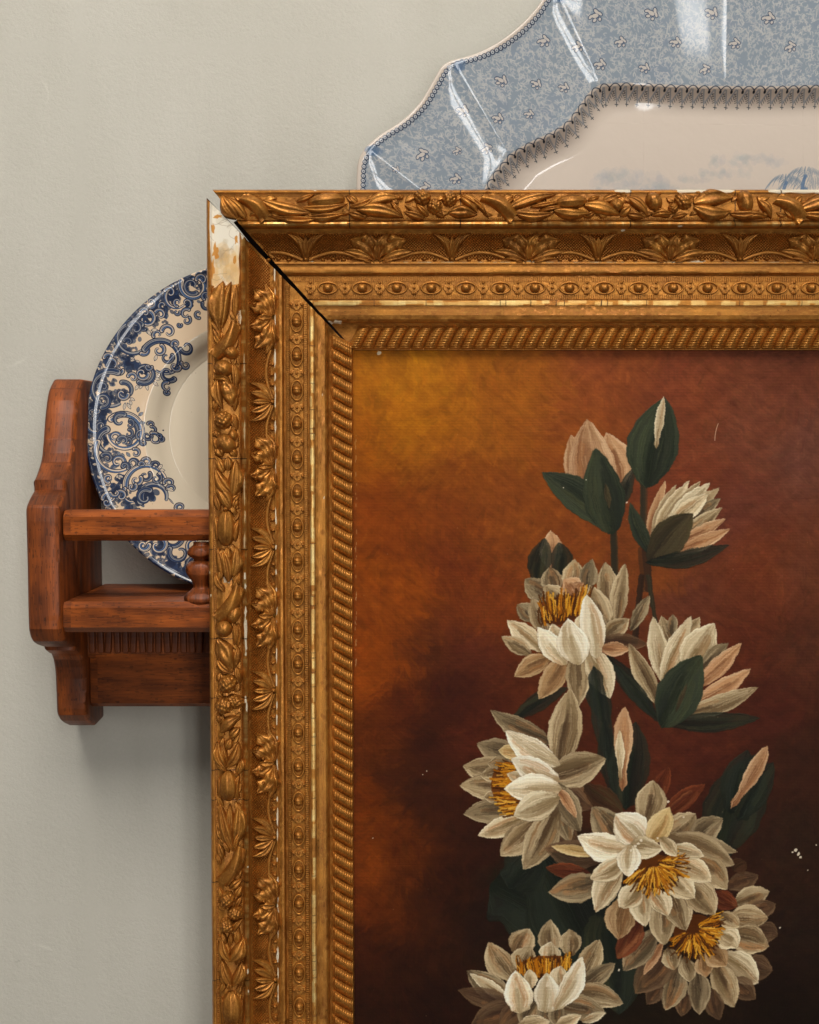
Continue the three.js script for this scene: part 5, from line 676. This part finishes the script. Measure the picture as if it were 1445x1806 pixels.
  cr = CR.B; x.fillStyle = rgb([72, 36, 12], 0.9); { const [a, c] = q(560, 490); x.beginPath(); x.ellipse(a, c, 170 / 4.25 * K, 105 / 4.25 * K, -0.35, 0, 7); x.fill(); }
  stamens(150, (r) => { const u = r(), bx = lerp(400, 735, u), by = lerp(620, 520, u) - r() * 90, l = 60 + r() * 110, an = -1.9 + u * 0.75; return [bx, by, bx + Math.cos(an) * l * 0.8, by + Math.sin(an) * l]; });
  all([[380, 770, 152, 566, 140, 'c'], [300, 812, 108, 688, 105, 't'], [440, 850, 202, 988, 140, 'o'], [570, 870, 390, 1162, 160, 'o'], [665, 850, 690, 1212, 160, 't'], [790, 810, 916, 1154, 185, 'c'], [560, 780, 480, 595, 130, 'c'], [720, 680, 705, 516, 120, 'c'], [800, 790, 735, 378, 165, 'w', { bend: 20 }], [560, 865, 372, 628, 150, 'w'], [668, 858, 600, 560, 210, 'w', { blunt: 0.85 }]]);
  // --- right bloom, seen from the side
  cr = CR.C; all([[610, 430, 538, 196, 120, 't'], [620, 320, 624, 186, 74, 'g'], [560, 660, 468, 204, 140, 'c'], [500, 820, 292, 404, 130, 't', { rib: 1 }], [690, 400, 824, 206, 100, 't'], [570, 640, 764, 196, 130, 'c', { bend: -12 }], [740, 580, 932, 250, 220, 'c', { bend: -12 }], [850, 570, 1038, 400, 120, 'g', { edge: 0.2 }], [820, 700, 1142, 404, 120, 'p', { bend: 10 }], [790, 850, 1210, 596, 130, 'p', { bend: 14 }], [740, 926, 1266, 732, 130, 't', { bend: 16 }], [500, 960, 170, 545, 120, 'D', { edge: 0 }], [600, 985, 1282, 958, 150, 'D', { edge: 0.2, bend: 26 }], [560, 985, 836, 486, 340, 'G', { edge: 0.1, base: 0.55, blunt: 0.9 }], [650, 900, 735, 700, 34, 'B', { edge: 0.2 }]]);
  // --- hanging buds
  all([[40, 640, 150, 1330, 150, 'D', { edge: 0, base: 0.9 }], [180, 1500, 110, 980, 170, 'D', { edge: 0, base: 0.7 }], [270, 1590, 335, 990, 320, 'D', { edge: 0, base: 0.6 }], [248, 1420, 262, 876, 130, 'p', { blunt: 1.7 }], [232, 1380, 225, 1050, 60, 'c', { blunt: 1.4, edge: 0.3 }]]);
  all([[1060, 1640, 1180, 1200, 260, 'D', { edge: 0, base: 0.7 }], [1130, 1690, 1372, 1290, 240, 'D', { edge: 0.05, base: 0.7 }], [1096, 1570, 1335, 1166, 110, 'p', { blunt: 1.5, bend: 16 }], [590, 1670, 862, 1455, 130, 'r'], [500, 1560, 590, 1330, 120, 'r', { edge: 0.1 }]]);
  // --- left bloom
  cr = CR.D; all([[940, 880, 1195, 1050, 220, 'd', { edge: 0.3, base: 0.6 }], [860, 1180, 1080, 1370, 190, 'd', { edge: 0.2, base: 0.7 }], [1150, 880, 1440, 1090, 200, 's', { edge: 0.15, base: 0.6 }], [880, 1000, 1010, 1330, 170, 'g', { edge: 0.3, base: 0.6 }]]);
  all([[800, 480, 352, 246, 160, 'g', { bend: -26 }], [940, 640, 1000, 68, 250, 't', { rib: 1 }], [560, 640, 238, 515, 190, 'g'], [520, 760, 126, 706, 210, 't'], [520, 890, 98, 866, 195, 't'], [540, 1050, 130, 1104, 190, 'g'], [872, 790, 1302, 652, 260, 't', { rib: 1 }], [872, 890, 1090, 1244, 190, 'g', { bend: -22 }], [900, 900, 1060, 1130, 80, 'p', { bend: -16 }], [600, 1150, 246, 1274, 150, 'c', { rib: 1 }], [700, 1190, 440, 1448, 220, 't'], [870, 1120, 625, 1560, 240, 't', { rib: 1 }], [640, 600, 414, 575, 130, 'y', { edge: 0.3 }], [480, 680, 330, 690, 110, 't'], [400, 760, 270, 790, 110, 't'], [400, 950, 296, 960, 90, 't']]);
  x.fillStyle = rgb([96, 46, 8], 0.9); { const [a, c] = q(490, 890); x.beginPath(); x.ellipse(a, c, 130 / 4.661 * K, 190 / 4.661 * K, -0.3, 0, 7); x.fill(); }
  stamens(190, (r) => { const u = r(), by = lerp(680, 1090, u), bx = 600 - 120 * Math.sin(u * 3.1) * r() - 20 * r() + u * 20, l = 50 + r() * 130; return [bx, by, bx - l, by - 30 + (r() - 0.4) * 60 + u * 40]; });
  all([[855, 660, 472, 416, 190, 'w', { bend: -20 }], [720, 840, 482, 768, 120, 'c'], [865, 790, 520, 648, 190, 'w', { bend: -14 }], [872, 890, 462, 888, 220, 'w', { bend: 6 }], [872, 990, 545, 1120, 220, 'c', { bend: 20 }]]);
  // --- lower right bloom, behind
  cr = CR.F; all([[860, 310, 1042, 238, 120, 'd'], [880, 200, 960, 150, 120, 's', { edge: 0.1 }], [900, 420, 1118, 345, 140, 't'], [1000, 490, 1156, 428, 120, 'd'], [880, 520, 1108, 518, 160, 't'], [1050, 600, 1172, 638, 130, 'd'], [890, 640, 1112, 705, 190, 't'], [970, 830, 1138, 872, 160, 'd', { edge: 0.1 }], [830, 780, 1046, 948, 190, 'c'], [870, 940, 1026, 1056, 140, 'd'], [770, 850, 886, 1114, 160, 't', { rib: 1 }], [730, 1020, 780, 1200, 120, 'd'], [645, 900, 655, 1162, 140, 'g'], [560, 1040, 528, 1172, 100, 'd'], [520, 880, 430, 1132, 160, 'g'], [390, 980, 300, 1092, 100, 'd'], [430, 780, 232, 1024, 200, 'd', { edge: 0.4 }], [400, 700, 280, 900, 60, 'p', { edge: 0.1 }], [340, 640, 142, 868, 170, 'g'], [250, 560, 110, 798, 140, 'r', { edge: 0.1 }], [760, 370, 902, 450, 120, 'r', { edge: 0.1 }]]);
  all([[450, 740, 490, 862, 120, 't'], [560, 800, 590, 946, 110, 't'], [670, 780, 702, 914, 120, 'o'], [720, 720, 826, 842, 150, 'o'], [800, 620, 908, 712, 150, 'c'], [800, 500, 916, 584, 110, 't']]);
  x.fillStyle = rgb([84, 40, 8], 0.85); { const [a, c] = q(620, 600); x.beginPath(); x.ellipse(a, c, 150 / 3.753 * K, 110 / 3.753 * K, 0.1, 0, 7); x.fill(); }
  stamens(260, (r) => { const an = -0.6 + r() * 3.3, d = 40 + r() * 90, l = 50 + r() * 70; const bx = 610 + Math.cos(an) * d, by = 590 + Math.sin(an) * d; return [bx, by, bx + Math.cos(an) * l, by + Math.sin(an) * l * 0.9]; });
  // --- central bloom
  cr = CR.E; all([[770, 360, 812, 100, 190, 't', { rib: 1 }], [580, 500, 396, 284, 190, 'g'], [930, 480, 1092, 322, 180, 't'], [1080, 490, 1272, 356, 160, 'g'], [430, 620, 82, 560, 180, 'd', { edge: 0.5 }], [400, 590, 120, 545, 70, 'y', { edge: 0.1 }], [340, 720, 86, 688, 100, 'r'], [440, 800, 106, 850, 180, 'g'], [900, 490, 1374, 580, 110, 'g', { bend: -16 }], [940, 510, 1356, 660, 180, 't', { bend: -20 }], [1100, 640, 1304, 832, 170, 't', { bend: -16 }]]);
  all([[570, 700, 416, 982, 160, 'c', { bend: 12 }], [600, 920, 568, 1166, 190, 'o'], [700, 820, 762, 1080, 160, 'c'], [860, 940, 884, 1204, 160, 't'], [930, 860, 1032, 1104, 170, 't'], [1050, 800, 1228, 995, 190, 't'], [920, 740, 1082, 894, 160, 'c'], [980, 640, 1200, 776, 150, 'c'], [940, 560, 1148, 612, 100, 'c', { bend: -10 }], [820, 850, 912, 1002, 130, 'c'], [700, 820, 585, 956, 150, 'c']]);
  x.fillStyle = rgb([92, 46, 8], 0.85); { const [a, c] = q(820, 690); x.beginPath(); x.ellipse(a, c, 130 / 3.803 * K, 100 / 3.803 * K, 0.2, 0, 7); x.fill(); }
  stamens(230, (r) => { const an = -0.7 + r() * 3.4, d = 20 + r() * 100, l = 40 + r() * 80; const bx = 810 + Math.cos(an) * d * 1.2, by = 660 + Math.sin(an) * d; return [bx, by, bx + Math.cos(an) * l, by + Math.sin(an) * l + 14]; });
  all([[620, 570, 300, 478, 180, 'w', { bend: -20 }], [730, 500, 560, 320, 210, 'w'], [800, 500, 918, 282, 150, 'y'], [590, 640, 384, 766, 130, 'c', { bend: -14 }], [680, 540, 872, 555, 140, 'c', { bend: 10, blunt: 0.8 }], [650, 560, 640, 750, 145, 'w', { blunt: 0.9 }], [870, 500, 968, 610, 90, 'c']]);
  // --- bottom bloom
  cr = CR.G; all([[540, 430, 622, 250, 190, 't'], [790, 440, 788, 182, 160, 't'], [950, 440, 940, 256, 160, 't'], [1040, 600, 1168, 336, 170, 't', { bend: 14 }], [480, 620, 312, 362, 190, 't', { bend: -14 }], [460, 800, 148, 576, 180, 'g'], [460, 820, 170, 600, 90, 'c', { bend: 10 }], [480, 840, 76, 730, 150, 'd'], [560, 560, 630, 386, 180, 't'], [780, 500, 800, 356, 150, 'c'], [1020, 720, 1294, 518, 140, 'g'], [1000, 760, 1354, 826, 180, 't', { bend: -20 }], [880, 840, 1224, 905, 190, 'g'], [500, 850, 190, 1000, 200, 'd', { edge: 0.4 }], [560, 870, 400, 1010, 170, 'd'], [660, 840, 570, 1010, 150, 'g'], [790, 850, 760, 1010, 150, 'g'], [830, 850, 850, 1010, 120, 'g']]);
  x.fillStyle = rgb([96, 46, 8], 0.9); { const [a, c] = q(750, 530); x.beginPath(); x.ellipse(a, c, 210 / 4.379 * K, 70 / 4.379 * K, -0.1, 0, 7); x.fill(); }
  stamens(170, (r) => { const u = r(), bx = lerp(545, 955, u), by = lerp(600, 560, u) + 60 * Math.sin(u * 3.1) * r(), l = 50 + r() * 90; return [bx, by, bx + (u - 0.5) * 30 + (r() - 0.5) * 14, by - l]; });
  all([[640, 700, 630, 566, 100, 'c'], [850, 680, 870, 540, 120, 'c'], [555, 862, 530, 576, 200, 'w', { base: 0.8, blunt: 0.8 }], [760, 862, 775, 596, 190, 'w', { base: 0.8, blunt: 0.85 }], [860, 830, 1044, 470, 160, 'w', { bend: 26 }], [560, 1010, 790, 968, 130, 'c'], [850, 1000, 1032, 926, 100, 'c'], [1060, 965, 1222, 900, 66, 'c'], [300, 1200, 500, 1020, 200, 'g'], [900, 1220, 700, 1040, 220, 't'], [1100, 1240, 950, 1030, 200, 'g']]);
  // --- the drag of the brush breaks every edge
  { const s0 = x.getImageData(0, 0, TW, TH), d0 = x.createImageData(TW, TH), S = new Uint32Array(s0.data.buffer), D = new Uint32Array(d0.data.buffer);
    for (let y = 0; y < TH; y++) for (let i = 0; i < TW; i++) { const a = vnoise(i / 2.1, y / 2.1, 81) - 0.5, c = vnoise(i / 2.1, y / 2.1, 82) - 0.5, e = vnoise(i / 11, y / 11, 83) - 0.5, f = vnoise(i / 11, y / 11, 84) - 0.5, xi = clamp(Math.round(i + a * 1.7 + e * 2.2), 0, TW - 1), yi = clamp(Math.round(y + c * 1.7 + f * 2.2), 0, TH - 1); D[y * TW + i] = S[yi * TW + xi]; }
    const d = d0.data, o = x.createImageData(TW, TH), q4 = o.data, st = TW * 4; q4.set(d);
    for (let y = 1; y < TH - 1; y++) for (let i = 1; i < TW - 1; i++) { const k = (y * TW + i) * 4; for (let c = 0; c < 3; c++) q4[k + c] = (d[k + c] * 4 + d[k + c - 4] + d[k + c + 4] + d[k + c - st] + d[k + c + st]) / 8; }
    x.putImageData(o, 0, 0); }
  // --- losses and dust
  cr = [0, 0, 1];
  for (const [a, c, e, f] of [[1267, 747, 1261, 777]]) { x.strokeStyle = rgb([214, 180, 150], 0.8); x.lineWidth = 1.4; x.beginPath(); x.moveTo(...q(a, c)); x.quadraticCurveTo(...q(a - 6, (c + f) / 2), ...q(e, f)); x.stroke(); }
  for (const [a, c, s] of [[1404, 1499, 3.4], [1409, 1506, 4], [1412, 1512, 3], [1398, 1503, 2], [1425, 1535, 1.5], [1376, 1636, 2.2], [1092, 1711, 2.4], [1440, 1490, 1.6], [1106, 886, 2], [1034, 846, 1.3], [994, 860, 1.2], [1131, 1482, 3], [1126, 1488, 3.2], [1120, 1492, 3], [1160, 1478, 2.4], [1113, 1500, 2.4], [1179, 1414, 2.6], [1206, 1441, 1.8], [669, 622, 4.5], [753, 1360, 1.4], [658, 1478, 1.4], [746, 1366, 1.2]]) { x.fillStyle = rgb([228, 214, 190], 0.9); x.beginPath(); const [u, v] = q(a, c); for (let j = 0; j < 9; j++) { const an = j / 9 * 6.283, d = s * K * (0.5 + R() * 0.7); j ? x.lineTo(u + Math.cos(an) * d, v + Math.sin(an) * d) : x.moveTo(u + d, v); } x.fill(); }
  for (let n = 0; n < 260; n++) { const [u, v] = q(630 + R() * 820, 620 + R() * 1200); x.fillStyle = rgb(R() < 0.6 ? [200, 170, 130] : [30, 14, 8], 0.35 * R()); x.beginPath(); x.arc(u, v, 0.5 + R() * 0.8, 0, 7); x.fill(); }
  for (let n = 0; n < 40; n++) { const [u, v] = q(626 + R() * 3, 760 + R() * 420); x.fillStyle = rgb([226, 190, 150], 0.5); x.fillRect(u, v, 1.2, 2 + R() * 9); }
  // weave and the pigment's real strength
  const im = x.getImageData(0, 0, TW, TH), bi = b.getImageData(0, 0, TW, TH), per = 2.6 * K, lin = (v) => Math.pow(v / 255, 2.2), GAIN = [1.0, 1.0, 0.97];
  for (let y = 0; y < TH; y++) for (let i = 0; i < TW; i++) {
    const o = (y * TW + i) * 4, wv = Math.sin(y / per * 6.283 + 1.6 * vnoise(i / 60, y / 9, 2)) * (0.6 + 0.4 * vnoise(i / 40, y / 3, 3)), wh = Math.sin(i / per * 6.283 + 1.6 * vnoise(i / 9, y / 60, 4)) * (0.4 + 0.5 * vnoise(i / 3, y / 40, 5)), g = 1 + (weave + 0.03) * wv * (0.4 + 1.2 * fbm(i / 150, y / 90, 2, 70)) + 0.03 * wh + 0.05 * (vnoise(i / 1.7, y / 1.7, 6) - 0.5);
    for (let k = 0; k < 3; k++) im.data[o + k] = clamp(255 * Math.pow(lin(im.data[o + k]) * GAIN[k] * g * g, 1 / 2.2), 0, 255);
    const h = clamp(bi.data[o] + 15 * wv + 9 * wh, 0, 255); bi.data[o] = bi.data[o + 1] = bi.data[o + 2] = h;
  }
  x.putImageData(im, 0, 0); b.putImageData(bi, 0, 0);
  const mat = new THREE.MeshPhysicalMaterial({ map: tex(cc, true), bumpMap: tex(bc, false), bumpScale: 0.0005, roughness: 0.62, specularIntensity: 0.2 });
  const g = new THREE.BoxGeometry(A1 - A0, B1 - B0, 0.003); g.translate((A0 + A1) / 2, (B0 + B1) / 2, zc - 0.0015);
  const m = new THREE.Mesh(g, mat); m.name = 'oil_painting'; m.castShadow = m.receiveShadow = true;
  m.userData = { label: 'still life painting of cream water lilies and buds on amber brown ground inside gilt frame', category: 'painting' }; scene.add(m);
}
renderer.render(scene, camera);
